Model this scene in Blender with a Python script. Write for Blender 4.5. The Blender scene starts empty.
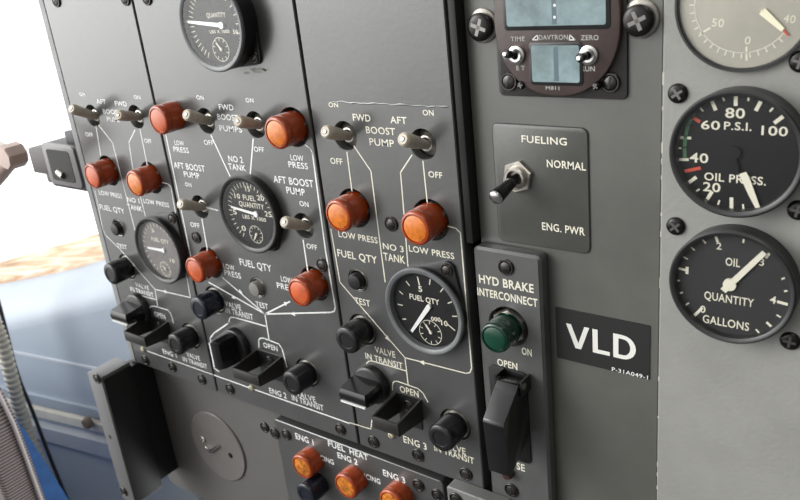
import bpy, bmesh, math, random
from mathutils import Vector, Matrix
random.seed(4)
S = bpy.context.scene
COL = S.collection

# ------------------------------------------------------------------ camera
F_PX, ROT_A, ROT_B, ROT_C = 809.89, .376074, .682401, -.112815
DIST, CAM_Z = 360.0, 1400.0            # millimetres: eye to the panel plane, eye height
ca, sa, cb, sb, cc, sc = (math.cos(ROT_A), math.sin(ROT_A), math.cos(ROT_B), math.sin(ROT_B), math.cos(ROT_C), math.sin(ROT_C))
RX = Matrix(((1, 0, 0), (0, ca, -sa), (0, sa, ca)))
RY = Matrix(((cb, 0, sb), (0, 1, 0), (-sb, 0, cb)))
RZ = Matrix(((cc, -sc, 0), (sc, cc, 0), (0, 0, 1)))
M = RZ @ RX @ RY                       # panel axes (right, down, into the panel) seen from the camera

def ray(px, py):
    q = M.transposed() @ Vector(((px - 400) / F_PX, (py - 250) / F_PX, 1))
    return q                            # right, down, into

def pp(px, py, h=0.0):
    """panel coordinates (right, up) in mm of the point seen at a pixel, h mm proud of the panel plane"""
    q = ray(px, py)
    t = (DIST - h) / q.z
    return (q.x * t, -q.y * t)

def w3(u, v, h=0.0):
    return Vector((u, -h, CAM_Z + v)) * .001

cam_data = bpy.data.cameras.new('camera')
cam = bpy.data.objects.new('camera', cam_data)
COL.objects.link(cam)
def row_world(r):
    return Vector((r[0], r[2], -r[1]))
cx_, cy_, cz_ = row_world(M[0]), -row_world(M[1]), -row_world(M[2])
mw = Matrix((cx_, cy_, cz_)).transposed().to_4x4()
mw.translation = Vector((0, -DIST * .001, CAM_Z * .001))
cam.matrix_world = mw
cam_data.sensor_width = 36
cam_data.lens = F_PX / 800 * 36
cam_data.clip_start = .01
cam_data.clip_end = 200
cam_data.dof.use_dof = True
cam_data.dof.focus_distance = .47
cam_data.dof.aperture_fstop = 18
S.camera = cam

# ------------------------------------------------------------------ world, lights, exposure
S.view_settings.view_transform = 'Standard'
S.view_settings.look = 'None'
S.view_settings.gamma = 1
S.view_settings.exposure = -0.18
S.cycles.max_bounces = 8
W = bpy.data.worlds.new('daylight')
S.world = W
W.use_nodes = True
nt = W.node_tree
nt.nodes.clear()
tc = nt.nodes.new('ShaderNodeTexCoord')
L = nt.links.new
def wnode(kind, **kw):
    n_ = nt.nodes.new(kind)
    for k_, v_ in kw.items(): setattr(n_, k_, v_)
    return n_
sep = wnode('ShaderNodeSeparateXYZ'); L(tc.outputs['Generated'], sep.inputs[0])
# windshield side of the cockpit, to the left and behind the viewer's left shoulder
dot = wnode('ShaderNodeVectorMath', operation='DOT_PRODUCT'); dot.inputs[1].default_value = Vector((-.80, -.56, .22)).normalized()
L(tc.outputs['Generated'], dot.inputs[0])
rmp = wnode('ShaderNodeValToRGB'); e = rmp.color_ramp.elements
mr = wnode('ShaderNodeMapRange'); mr.inputs[1].default_value = -1; mr.inputs[2].default_value = 1
e[0].position = 0; e[0].color = (.06, .06, .057, 1)
e[1].position = 1; e[1].color = (5.6, 5.6, 5.5, 1)
for p_, c_ in ((.35, (.12, .118, .112)), (.6, (.32, .317, .305)), (.78, (.72, .72, .70)), (.90, (1.75, 1.75, 1.72)), (.96, (4.2, 4.2, 4.12))):
    k = rmp.color_ramp.elements.new(p_); k.color = (*c_, 1)
L(dot.outputs['Value'], mr.inputs[0]); L(mr.outputs[0], rmp.inputs[0])
mr2 = wnode('ShaderNodeMapRange', interpolation_type='SMOOTHSTEP')       # the cockpit floor is dark
mr2.inputs[1].default_value = -.46; mr2.inputs[2].default_value = .02
mr2.inputs[3].default_value = .22; mr2.inputs[4].default_value = 1.0
L(sep.outputs['Z'], mr2.inputs[0])
inner = wnode('ShaderNodeVectorMath', operation='SCALE'); L(rmp.outputs[0], inner.inputs[0]); L(mr2.outputs[0], inner.inputs['Scale'])
# bright overcast outside, beyond the window
mr3 = wnode('ShaderNodeMapRange', interpolation_type='SMOOTHSTEP'); mr3.inputs[1].default_value = .05; mr3.inputs[2].default_value = .3
L(sep.outputs['Y'], mr3.inputs[0])
mxw = wnode('ShaderNodeMixRGB'); mxw.inputs[2].default_value = (2.2, 2.22, 2.25, 1)
L(mr3.outputs[0], mxw.inputs[0]); L(inner.outputs[0], mxw.inputs[1])
bg = wnode('ShaderNodeBackground'); out = wnode('ShaderNodeOutputWorld')
L(mxw.outputs[0], bg.inputs[0]); L(bg.outputs[0], out.inputs[0])

def area(name, loc, target, size, power, col=(1, 1, 1)):
    d = bpy.data.lights.new(name, 'AREA')
    d.size = size; d.energy = power; d.color = col
    o = bpy.data.objects.new(name, d)
    o.location = loc
    o.rotation_euler = (Vector(target) - Vector(loc)).to_track_quat('-Z', 'Y').to_euler()
    COL.objects.link(o)
    return o
area('sidewall_fill', (-1.7, -1.2, 1.9), (-1.0, .1, .98), .8, 17, (.98, .99, 1))  # unseen fill added on the windshield side to brighten the lower sidewall
area('overhead_daylight', (.25, -.55, 2.3), (-.1, 0, 1.2), .5, 2.0, (1, .97, .92))

# ------------------------------------------------------------------ materials
MATS = {}
def mat(name, rgb, rough=.5, metal=0, spec=.5, bump=0, bscale=120, mottle=0, mscale=14, coat=0, trans=0, coatr=.06, speck=0):
    if name in MATS: return MATS[name]
    m = bpy.data.materials.new(name); m.use_nodes = True
    n = m.node_tree.nodes; l = m.node_tree.links.new
    b = n['Principled BSDF']
    b.inputs['Base Color'].default_value = (*rgb, 1)
    b.inputs['Roughness'].default_value = rough
    b.inputs['Metallic'].default_value = metal
    b.inputs['Specular IOR Level'].default_value = spec
    b.inputs['Coat Weight'].default_value = coat
    b.inputs['Coat Roughness'].default_value = coatr
    b.inputs['Transmission Weight'].default_value = trans
    t = n.new('ShaderNodeTexCoord')
    g = n.new('ShaderNodeNewGeometry')
    if mottle:
        ns = n.new('ShaderNodeTexNoise'); ns.inputs['Scale'].default_value = mscale; ns.inputs['Detail'].default_value = 6
        ns.inputs['Roughness'].default_value = .65
        l(g.outputs['Position'], ns.inputs['Vector'])
        cr = n.new('ShaderNodeValToRGB')
        cr.color_ramp.elements[0].position = .3; cr.color_ramp.elements[1].position = .72
        cr.color_ramp.elements[0].color = (*[c * (1 - mottle) for c in rgb], 1)
        cr.color_ramp.elements[1].color = (*[min(1, c * (1 + mottle)) for c in rgb], 1)
        l(ns.outputs['Fac'], cr.inputs[0])
        src = cr.outputs[0]
        if speck:                       # chipped paint showing pale dots
            vs = n.new('ShaderNodeTexNoise'); vs.inputs['Scale'].default_value = 210; vs.inputs['Detail'].default_value = 2
            l(g.outputs['Position'], vs.inputs['Vector'])
            c2 = n.new('ShaderNodeValToRGB')
            c2.color_ramp.elements[0].position = .735; c2.color_ramp.elements[1].position = .76
            mx = n.new('ShaderNodeMixRGB'); mx.inputs[2].default_value = (.5, .49, .45, 1)
            l(vs.outputs['Fac'], c2.inputs[0]); l(c2.outputs[0], mx.inputs[0]); l(src, mx.inputs[1])
            src = mx.outputs[0]
        l(src, b.inputs['Base Color'])
        mrr = n.new('ShaderNodeMapRange'); mrr.inputs[3].default_value = max(.02, rough - .05); mrr.inputs[4].default_value = min(1, rough + .05)
        l(ns.outputs['Fac'], mrr.inputs[0]); l(mrr.outputs[0], b.inputs['Roughness'])
    if bump:
        nb = n.new('ShaderNodeTexNoise'); nb.inputs['Scale'].default_value = bscale; nb.inputs['Detail'].default_value = 3
        l(g.outputs['Position'], nb.inputs['Vector'])
        bp = n.new('ShaderNodeBump'); bp.inputs['Strength'].default_value = bump; bp.inputs['Distance'].default_value = .0006
        l(nb.outputs['Fac'], bp.inputs['Height']); l(bp.outputs[0], b.inputs['Normal'])
    MATS[name] = m
    return m

PAINT = mat('grey_panel_paint', (.067, .069, .0675), .30, spec=.9, coat=.5, coatr=.22, bump=.14, bscale=300, mottle=.16, mscale=28, speck=0)
PAINT_MID = mat('olive_grey_paint', (.100, .101, .089), .36, spec=.8, coat=.2, coatr=.26, bump=.12, bscale=380, mottle=.14, mscale=22, speck=0)
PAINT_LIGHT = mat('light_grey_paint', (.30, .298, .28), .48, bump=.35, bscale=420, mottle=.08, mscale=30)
PAINT_LOW = mat('lower_grey_paint', (.115, .110, .104), .5, bump=.3, bscale=300, mottle=.08)
PAINT_PLATE = mat('plate_paint', (.072, .073, .064), .38, spec=.8, coat=.15, coatr=.26, bump=.12, bscale=380, mottle=.14, mscale=40)
EDGE = mat('lit_edge_paint', (.22, .225, .225), .42, bump=.3, bscale=200, mottle=.25, mscale=50)  # paler than the panel to paint in the window light it catches
DARK = mat('dark_chassis', (.012, .012, .012), .6)
BLACK = mat('black_plastic', (.014, .014, .015), .33, bump=.12, bscale=500, mottle=.3, mscale=80)
GLOSS = mat('glossy_black', (.010, .010, .011), .16, mottle=.2, mscale=90)
NAVY = mat('dark_navy_cap', (.010, .012, .022), .26, mottle=.3, mscale=90)
FACE = mat('dial_black', (.009, .009, .0095), .6, spec=.2)
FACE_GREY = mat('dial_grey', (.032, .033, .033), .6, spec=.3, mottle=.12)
FACE_GLARE = mat('dial_glare', (.42, .40, .34), .32, metal=.35, mottle=.12, mscale=40)  # glare reflected in the glass, painted into the dial colour
RING = mat('grey_bezel', (.14, .145, .15), .36, mottle=.25, mscale=90)
RING_DARK = mat('dark_bezel', (.026, .0265, .0265), .36, mottle=.3, mscale=70)
CREAM = mat('cream_lettering', (.86, .82, .68), .34, spec=.9, coat=.4, coatr=.25)
WHITE = mat('white_lettering', (.88, .89, .87), .34, spec=.9, coat=.5, coatr=.22)
TICKS = mat('dial_marking', (.78, .75, .62), .6)
LEVER = mat('cream_lever', (.60, .54, .44), .38, mottle=.18, mscale=120)
STEEL = mat('worn_steel', (.55, .52, .47), .3, metal=.9, mottle=.25, mscale=150)
SILVER = mat('bright_steel', (.75, .74, .72), .2, metal=1)
SCREW = mat('black_screw', (.016, .015, .014), .24, metal=.5, mottle=.3, mscale=200)
AMBER = mat('amber_lens', (.42, .062, .010), .2, trans=.15, coat=.4, mottle=.2, mscale=120)
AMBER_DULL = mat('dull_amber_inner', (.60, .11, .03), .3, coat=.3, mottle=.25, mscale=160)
AMBER_GLINT = mat('amber_inner_glints', (.80, .19, .02), .2, trans=.1, coat=.5, mottle=.75, mscale=330)  # bright reflections inside the unlit lens, painted as strong mottling
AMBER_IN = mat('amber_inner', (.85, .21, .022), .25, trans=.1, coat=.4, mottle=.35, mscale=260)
GREEN = mat('green_lens', (.002, .036, .02), .15, trans=.2, coat=.5)
GREEN_IN = mat('green_inner', (.004, .055, .03), .22, trans=.1, coat=.4)
BROWN = mat('brown_bezel', (.062, .042, .038), .42, bump=.2, bscale=300, mottle=.2, mscale=60)
LCD = mat('blue_display', (.20, .275, .29), .22, mottle=.4, mscale=60)
LCD_BAR = mat('display_segment', (.10, .15, .175), .3)
RED = mat('red_marking', (.55, .07, .04), .5)
GREENM = mat('green_marking', (.05, .16, .07), .5)
WALLB = mat('blue_grey_wall', (.42, .48, .555), .42, bump=.15, bscale=60, mottle=.07, mscale=5)
WALLB2 = mat('lower_wall_paint', (.60, .63, .69), .5, mottle=.06, mscale=6)
ALU = mat('cream_metal', (.86, .82, .72), .35, mottle=.15)
BLUE = mat('blue_fabric', (.03, .105, .29), .85, bump=.6, bscale=600, mottle=.2, mscale=60)
PINK = mat('pale_tan_plastic', (.55, .42, .37), .5, mottle=.12)
LAMPG = mat('grey_housing', (.05, .046, .05), .5, mottle=.2, mscale=30)
CAB = mat('black_plate', (.012, .012, .013), .45)
RUBBER = mat('black_cable', (.012, .012, .014), .5)

def glass_mat():
    m = bpy.data.materials.new('clear_glass'); m.use_nodes = True
    n = m.node_tree.nodes; l = m.node_tree.links.new
    n.remove(n['Principled BSDF'])
    tr = n.new('ShaderNodeBsdfTransparent'); gl = n.new('ShaderNodeBsdfGlossy'); gl.inputs['Roughness'].default_value = .04
    fr0 = n.new('ShaderNodeFresnel'); fr0.inputs[0].default_value = 1.5
    gg = n.new('ShaderNodeNewGeometry'); inv = n.new('ShaderNodeMath'); inv.operation = 'SUBTRACT'; inv.inputs[0].default_value = 1
    l(gg.outputs['Backfacing'], inv.inputs[1])
    fr = n.new('ShaderNodeMath'); fr.operation = 'MULTIPLY'; l(fr0.outputs[0], fr.inputs[0]); l(inv.outputs[0], fr.inputs[1])
    mx = n.new('ShaderNodeMixShader')
    l(fr.outputs[0], mx.inputs[0]); l(tr.outputs[0], mx.inputs[1]); l(gl.outputs[0], mx.inputs[2])
    l(mx.outputs[0], n['Material Output'].inputs[0])
    return m
GLASS = glass_mat()

def stripes_mat(name, c1, c2, scale, direction, distort=0, rough=.8, bump=.5):
    m = bpy.data.materials.new(name); m.use_nodes = True
    n = m.node_tree.nodes; l = m.node_tree.links.new
    b = n['Principled BSDF']; b.inputs['Roughness'].default_value = rough
    t = n.new('ShaderNodeNewGeometry')
    dp = n.new('ShaderNodeVectorMath'); dp.operation = 'DOT_PRODUCT'; dp.inputs[1].default_value = direction
    cm = n.new('ShaderNodeCombineXYZ')
    w = n.new('ShaderNodeTexWave'); w.inputs['Scale'].default_value = scale; w.inputs['Distortion'].default_value = distort
    w.bands_direction = 'X'
    r = n.new('ShaderNodeValToRGB')
    r.color_ramp.elements[0].color = (*c1, 1); r.color_ramp.elements[1].color = (*c2, 1)
    r.color_ramp.elements[0].position = .3; r.color_ramp.elements[1].position = .7
    l(t.outputs['Position'], dp.inputs[0]); l(dp.outputs['Value'], cm.inputs[0]); l(cm.outputs[0], w.inputs['Vector'])
    l(w.outputs['Fac'], r.inputs[0]); l(r.outputs[0], b.inputs['Base Color'])
    bp = n.new('ShaderNodeBump'); bp.inputs['Strength'].default_value = bump; bp.inputs['Distance'].default_value = .001
    l(w.outputs['Fac'], bp.inputs['Height']); l(bp.outputs[0], b.inputs['Normal'])
    return m
FABRIC = stripes_mat('ribbed_grey_fabric', (.085, .066, .062), (.36, .31, .30), 100, Vector((.45, 0, .9)).normalized())
def sill_mat():
    m = bpy.data.materials.new('tan_sill'); m.use_nodes = True
    n = m.node_tree.nodes; l = m.node_tree.links.new
    b = n['Principled BSDF']; b.inputs['Roughness'].default_value = .6
    g = n.new('ShaderNodeNewGeometry')
    m0 = n.new('ShaderNodeMapping'); m0.inputs['Rotation'].default_value = (0, .284, 0)
    mp = n.new('ShaderNodeMapping'); mp.inputs['Scale'].default_value = (.7, 22, 22)
    ns = n.new('ShaderNodeTexNoise'); ns.inputs['Scale'].default_value = 2.2; ns.inputs['Detail'].default_value = 5
    r = n.new('ShaderNodeValToRGB')
    els = r.color_ramp.elements
    els[0].position = .30; els[0].color = (.30, .19, .11, 1)
    els[1].position = .72; els[1].color = (.95, .80, .68, 1)
    for p, c in ((.42, (.62, .42, .27)), (.5, (.85, .68, .52)), (.58, (.60, .36, .2))):
        k = els.new(p); k.color = (*c, 1)
    l(g.outputs['Position'], m0.inputs[0]); l(m0.outputs[0], mp.inputs[0]); l(mp.outputs[0], ns.inputs['Vector']); l(ns.outputs['Fac'], r.inputs[0]); l(r.outputs[0], b.inputs['Base Color'])
    return m
SILL = sill_mat()

# ------------------------------------------------------------------ mesh helpers: local coordinates (a right, b up, h out of the panel), mm
def V(a, b, h): return Vector((a, -h, b)) * .001

def link_mesh(name, bm, m, parent=None, loc=None, smooth=40):
    bmesh.ops.remove_doubles(bm, verts=bm.verts, dist=1e-7)
    bmesh.ops.recalc_face_normals(bm, faces=bm.faces)
    me = bpy.data.meshes.new(name)
    bm.to_mesh(me); bm.free()
    for mm_ in (m if isinstance(m, (list, tuple)) else [m]): me.materials.append(mm_)
    if smooth:
        for p in me.polygons: p.use_smooth = True
        me.set_sharp_from_angle(angle=math.radians(smooth))
    o = bpy.data.objects.new(name, me)
    COL.objects.link(o)
    if parent: o.parent = parent
    if loc is not None: o.location = loc
    return o

def thing(name, label, cat, u, v, h=0, group=None):
    o = bpy.data.objects.new(name, None)
    o.empty_display_size = .01
    COL.objects.link(o)
    o.location = w3(u, v, h)
    o['label'] = label; o['category'] = cat
    if group: o['group'] = group
    return o

def tag(o, label, cat, group=None):
    o['label'] = label; o['category'] = cat
    if group: o['group'] = group
    return o

def structure(o, label=None):
    o['kind'] = 'structure'
    if label: o['label'] = label
    return o

def lathe(bm, prof, seg=40, c=(0, 0), sides=None, rot=0):
    """revolve (r, h) around the outward axis"""
    rings = []
    n = sides or seg
    for r, h in prof:
        if r <= 1e-6:
            rings.append([bm.verts.new(V(c[0], c[1], h))])
        else:
            rings.append([bm.verts.new(V(c[0] + r * math.cos(rot + 2 * math.pi * i / n), c[1] + r * math.sin(rot + 2 * math.pi * i / n), h)) for i in range(n)])
    for A, B in zip(rings, rings[1:]):
        for i in range(n):
            j = (i + 1) % n
            if len(A) == 1 and len(B) == 1: continue
            if len(A) == 1: bm.faces.new((A[0], B[i], B[j]))
            elif len(B) == 1: bm.faces.new((A[i], A[j], B[0]))
            else: bm.faces.new((A[i], A[j], B[j], B[i]))
    return bm

def offset_poly(pts, d):
    """inset a counter-clockwise polygon by d"""
    n = len(pts); res = []
    for i in range(n):
        p0, p1, p2 = Vector(pts[i - 1]), Vector(pts[i]), Vector(pts[(i + 1) % n])
        e1, e2 = (p1 - p0).normalized(), (p2 - p1).normalized()
        n1, n2 = Vector((-e1.y, e1.x)), Vector((-e2.y, e2.x))
        k = (n1 + n2); k = k / max(.25, k.dot(k)) * 2
        res.append((p1.x + k.x * d, p1.y + k.y * d))
    return res

def ccw(pts):
    a = sum(pts[i - 1][0] * pts[i][1] - pts[i][0] * pts[i - 1][1] for i in range(len(pts)))
    return pts if a > 0 else list(reversed(pts))

def rrect(a0, b0, a1, b1, r, k=5):
    pts = []
    for cx, cy, s in ((a1 - r, b0 + r, -90), (a1 - r, b1 - r, 0), (a0 + r, b1 - r, 90), (a0 + r, b0 + r, 180)):
        for i in range(k + 1):
            t = math.radians(s + 90 * i / k)
            pts.append((cx + r * math.cos(t), cy + r * math.sin(t)))
    return pts

def prism(bm, pts, h0, h1, bevel=0, steps=2):
    pts = ccw(pts)
    layers = [(pts, h0)]
    if bevel:
        for i in range(steps + 1):
            t = math.pi / 2 * i / steps
            layers.append((offset_poly(pts, bevel * (1 - math.cos(t))), h1 - bevel + bevel * math.sin(t)))
    else:
        layers.append((pts, h1))
    rings = [[bm.verts.new(V(a, b, h)) for a, b in P] for P, h in layers]
    n = len(pts)
    for A, B in zip(rings, rings[1:]):
        for i in range(n):
            j = (i + 1) % n
            bm.faces.new((A[i], A[j], B[j], B[i]))
    bm.faces.new(rings[0]); bm.faces.new(rings[-1])
    return bm

def circle(cx, cy, r, n=40):
    return [(cx + r * math.cos(2 * math.pi * i / n), cy + r * math.sin(2 * math.pi * i / n)) for i in range(n)]

def plate(bm, outline, holes, h0, h1, bevel=.8):
    """a plate with real holes through it and an eased front edge"""
    outline = ccw(outline)
    inner = offset_poly(outline, bevel)
    top = [bm.verts.new(V(a, b, h1)) for a, b in inner]
    mid = [bm.verts.new(V(a, b, h1 - bevel)) for a, b in outline]
    bot = [bm.verts.new(V(a, b, h0)) for a, b in outline]
    n = len(outline)
    for A, B in ((bot, mid), (mid, top)):
        for i in range(n):
            j = (i + 1) % n
            bm.faces.new((A[i], A[j], B[j], B[i]))
    edges = [bm.edges.get((top[i], top[(i + 1) % n])) for i in range(n)]
    for hp in holes:
        f = [bm.verts.new(V(a, b, h1 - .35)) for a, b in hp]
        c = ccw(hp); big = offset_poly(c, -.35)
        f = [bm.verts.new(V(a, b, h1)) for a, b in big]
        g = [bm.verts.new(V(a, b, h1 - .35)) for a, b in c]
        k = [bm.verts.new(V(a, b, h0)) for a, b in c]
        m_ = len(c)
        for A, B in ((f, g), (g, k)):
            for i in range(m_):
                j = (i + 1) % m_
                bm.faces.new((A[i], A[j], B[j], B[i]))
        edges += [bm.edges.get((f[i], f[(i + 1) % m_])) for i in range(m_)]
    for v in [v for v in bm.verts if not v.link_edges]: bm.verts.remove(v)
    bmesh.ops.triangle_fill(bm, edges=edges, use_beauty=True, use_dissolve=False)
    return bm

def box(bm, lo, hi, bevel=0):
    g = bmesh.ops.create_cube(bm, size=1)
    vs = g['verts']
    for v in vs:
        t = (v.co.x + .5, v.co.y + .5, v.co.z + .5)
        v.co = V(lo[0] + (hi[0] - lo[0]) * t[0], lo[1] + (hi[1] - lo[1]) * t[1], lo[2] + (hi[2] - lo[2]) * t[2])
    if bevel:
        es = list({e_ for v in vs for e_ in v.link_edges})
        bmesh.ops.bevel(bm, geom=es, offset=bevel * .001, segments=2, affect='EDGES', profile=.5)
    return bm

def tube(bm, pts, rad, seg=18, cap=True):
    """round bar through local points (a, b, h); rad a number or one per point"""
    P = [V(*p) for p in pts]
    R = rad if isinstance(rad, (list, tuple)) else [rad] * len(P)
    rings = []
    ref = None
    for i, p in enumerate(P):
        d = (P[min(i + 1, len(P) - 1)] - P[max(i - 1, 0)]).normalized()
        if ref is None:
            ref = d.orthogonal().normalized()
        x = (ref - d * ref.dot(d)).normalized(); ref = x
        y = d.cross(x)
        rings.append([bm.verts.new(p + (x * math.cos(2 * math.pi * k / seg) + y * math.sin(2 * math.pi * k / seg)) * R[i] * .001) for k in range(seg)])
    for A, B in zip(rings, rings[1:]):
        for k in range(seg):
            j = (k + 1) % seg
            bm.faces.new((A[k], A[j], B[j], B[k]))
    if cap:
        bm.faces.new(rings[0]); bm.faces.new(rings[-1])
    return bm

def along(a, b, t): return tuple(a[i] + (b[i] - a[i]) * t for i in range(3))

# lettering -----------------------------------------------------------------
FONT_CACHE = {}
def glyphs(s, weight):
    key = (s, weight)
    if key not in FONT_CACHE:
        c = bpy.data.curves.new('t', 'FONT'); c.body = s; c.size = 1; c.offset = weight; c.space_character = 1.06
        c.resolution_u = 3
        o = bpy.data.objects.new('t', c); COL.objects.link(o)
        dg = bpy.context.evaluated_depsgraph_get()
        me = bpy.data.meshes.new_from_object(o.evaluated_get(dg))
        vs = [v.co.copy() for v in me.vertices]; fs = [tuple(p.vertices) for p in me.polygons]
        bpy.data.objects.remove(o); bpy.data.curves.remove(c); bpy.data.meshes.remove(me)
        x0, x1 = min(v.x for v in vs), max(v.x for v in vs)
        y1 = max(v.y for v in vs)
        FONT_CACHE[key] = (vs, fs, x0, x1, .0, y1)
    return FONT_CACHE[key]

def add_text(bm, spec, org, h, weight=.012, lift=.12):
    """spec: text, pixel of the baseline's two ends, cap height in pixels; h: the plane it is printed on"""
    s, x0, y0, x1, y1, hp = spec
    vs, fs, tx0, tx1, ty0, ty1 = glyphs(s, weight)
    A = Vector(pp(x0, y0, h)); B = Vector(pp(x1, y1, h))
    C_ = Vector(pp((x0 + x1) / 2, (y0 + y1) / 2 - hp, h))
    mid = (A + B) / 2
    cap = C_.y - mid.y
    wdt = (B - A).length
    ang = math.atan2(B.y - A.y, B.x - A.x)
    if abs(ang) < .09: ang = 0
    ux = Vector((math.cos(ang), math.sin(ang))); uy = Vector((-ux.y, ux.x))
    bv = []
    for v in vs:
        q = mid + ux * ((v.x - (tx0 + tx1) / 2) / (tx1 - tx0) * wdt) + uy * (v.y / ty1 * cap)
        bv.append(bm.verts.new(V(q.x - org[0], q.y - org[1], h + lift - org[2])))
    for f in fs:
        try: bm.faces.new([bv[i] for i in f])
        except ValueError: pass

def add_line(bm, pix, org, h, width=1.0, lift=.1):
    P = [Vector(pp(x, y, h)) for x, y in pix]
    poly2(bm, P, org, h, width, lift)

def poly2(bm, P, org, h, width, lift=.1, closed=False):
    n = len(P)
    sgs = list(zip(P, P[1:])) + ([(P[-1], P[0])] if closed else [])
    for a, b in sgs:
        d = (b - a)
        if d.length < 1e-6: continue
        d.normalize(); k = Vector((-d.y, d.x)) * width / 2
        a2, b2 = a - d * width * .25, b + d * width * .25
        bm.faces.new([bm.verts.new(V(q.x - org[0], q.y - org[1], h + lift - org[2])) for q in (a2 - k, b2 - k, b2 + k, a2 + k)])

def add_arrow(bm, tail, tip, org, h, size=4.2, lift=.14):
    a, b = Vector(pp(*tail, h)), Vector(pp(*tip, h))
    d = (b - a).normalized(); k = Vector((-d.y, d.x)) * size * .42
    bm.faces.new([bm.verts.new(V(q.x - org[0], q.y - org[1], h + lift - org[2])) for q in (b, b - d * size + k, b - d * size - k)])

def print_on(parent, org, h, texts, lines=(), arrows=(), m=CREAM, width=.95, weight=.012):
    for s in texts:
        bm = bmesh.new(); add_text(bm, s, org, h, weight); link_flat('lettering', bm, m, parent)
    for l_ in lines:
        bm = bmesh.new(); add_line(bm, l_, org, h, width); link_flat('flow_line', bm, m, parent)
    for t, p in arrows:
        bm = bmesh.new(); add_arrow(bm, t, p, org, h); link_flat('flow_arrow', bm, m, parent)

def link_flat(name, bm, m, parent):
    me = bpy.data.meshes.new(name)
    for f in bm.faces:
        f.normal_update()
        if f.normal.y > 0: f.normal_flip()
    bm.to_mesh(me); bm.free(); me.materials.append(m)
    o = bpy.data.objects.new(name, me); COL.objects.link(o); o.parent = parent
    return o

# screws (parts of whatever they fasten): one mesh per kind, shared by its copies
def screw_mesh(r, cross, m):
    bm = bmesh.new()
    lathe(bm, [(r, -.3), (r, .7), (r * .93, 1.25), (r * .7, 1.75), (r * .4, 1.98), (0, 2.05)], 24)
    def slot(ang, L_, w_):
        c_, s_ = math.cos(ang), math.sin(ang)
        pts = [(-L_, -w_), (L_, -w_), (L_, w_), (-L_, w_)]
        pts = [(x * c_ - y * s_, x * s_ + y * c_) for x, y in pts]
        prism(bm, pts, 1.3, 2.12)
    n0 = len(bm.faces)
    slot(.5, r * .62, r * .13)
    if cross: slot(.5 + math.pi / 2, r * .62, r * .13)
    bm.faces.ensure_lookup_table()
    for i in range(n0, len(bm.faces)): bm.faces[i].material_index = 1
    bmesh.ops.recalc_face_normals(bm, faces=bm.faces)
    me = bpy.data.meshes.new('screw'); bm.to_mesh(me); bm.free()
    me.materials.append(m); me.materials.append(mat('recess_glint', (.22, .21, .2), .3, metal=.9) if cross else DARK)  # cross recess coloured brighter than the head to stand for glints
    for p in me.polygons: p.use_smooth = True
    me.set_sharp_from_angle(angle=math.radians(40))
    return me
def fastener_mesh():
    bm = bmesh.new()
    lathe(bm, [(4.9, -.2), (4.9, .9), (4.5, 1.35), (3.9, 1.35), (3.55, .7), (3.3, .6)], 28)
    lathe(bm, [(3.35, .3), (3.2, 1.2), (2.2, 1.6), (0, 1.75)], 24)
    n0 = len(bm.faces)
    c_, s_ = math.cos(.6), math.sin(.6)
    prism(bm, [(x * c_ - y * s_, x * s_ + y * c_) for x, y in ((-2.7, -.5), (2.7, -.5), (2.7, .5), (-2.7, .5))], 1.0, 1.85)
    bm.faces.ensure_lookup_table()
    for i in range(n0, len(bm.faces)): bm.faces[i].material_index = 1
    bmesh.ops.recalc_face_normals(bm, faces=bm.faces)
    me = bpy.data.meshes.new('screw'); bm.to_mesh(me); bm.free()
    me.materials.append(mat('fastener_steel', (.075, .07, .066), .27, metal=.85, mottle=.35, mscale=200)); me.materials.append(DARK)
    for p in me.polygons: p.use_smooth = True
    me.set_sharp_from_angle(angle=math.radians(40))
    return me
SCREW_SMALL = fastener_mesh()
SCREW_CROSS = screw_mesh(4.6, True, SCREW)
SCREW_BIG = screw_mesh(7.2, True, SCREW)
SCREW_TINY = screw_mesh(2.2, True, SCREW)
STUD = screw_mesh(2.6, False, mat('cream_stud', (.55, .5, .36), .45))

def screw(parent, org, px, py, h, me=None, name='screw', rot=None):
    u, v = pp(px, py, h + 1.5)
    o = bpy.data.objects.new(name, me or SCREW_SMALL)
    COL.objects.link(o); o.parent = parent
    o.location = V(u - org[0], v - org[1], h - org[2])
    o.rotation_euler = (0, random.uniform(0, 6.28) if rot is None else rot, 0)
    return o

# ------------------------------------------------------------------ the setting on the left: sidewall, sill, window
TAN8 = math.tan(math.radians(8))
def wl(px, py, back=0):
    """(right, up, out) of a point seen on the cockpit sidewall, `back` mm behind its inner face"""
    q = ray(px, py)
    # h = -150 - (u+900)*tan8 - back ; u = q.x t ; h = DIST - q.z t
    t = (DIST + 150 + back + 900 * TAN8) / (q.z - q.x * TAN8)
    return (q.x * t, -q.y * t, DIST - q.z * t)
def wz(u): return -150 - (u + 900) * TAN8
def wall_poly(name, pix, back0, back1, m, parent=None):
    """slab of the sidewall with the outline seen at the pixels, between two depths"""
    bm = bmesh.new()
    F = [wl(x, y) for x, y in pix]
    A = [bm.verts.new(w3(p[0], p[1], p[2] - back0)) for p in F]
    B = [bm.verts.new(w3(p[0], p[1], p[2] - back1)) for p in F]
    n = len(A)
    for i in range(n):
        j = (i + 1) % n
        bm.faces.new((A[i], A[j], B[j], B[i]))
    bm.faces.new(A); bm.faces.new(B)
    return link_mesh(name, bm, m, parent, smooth=30)

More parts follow.
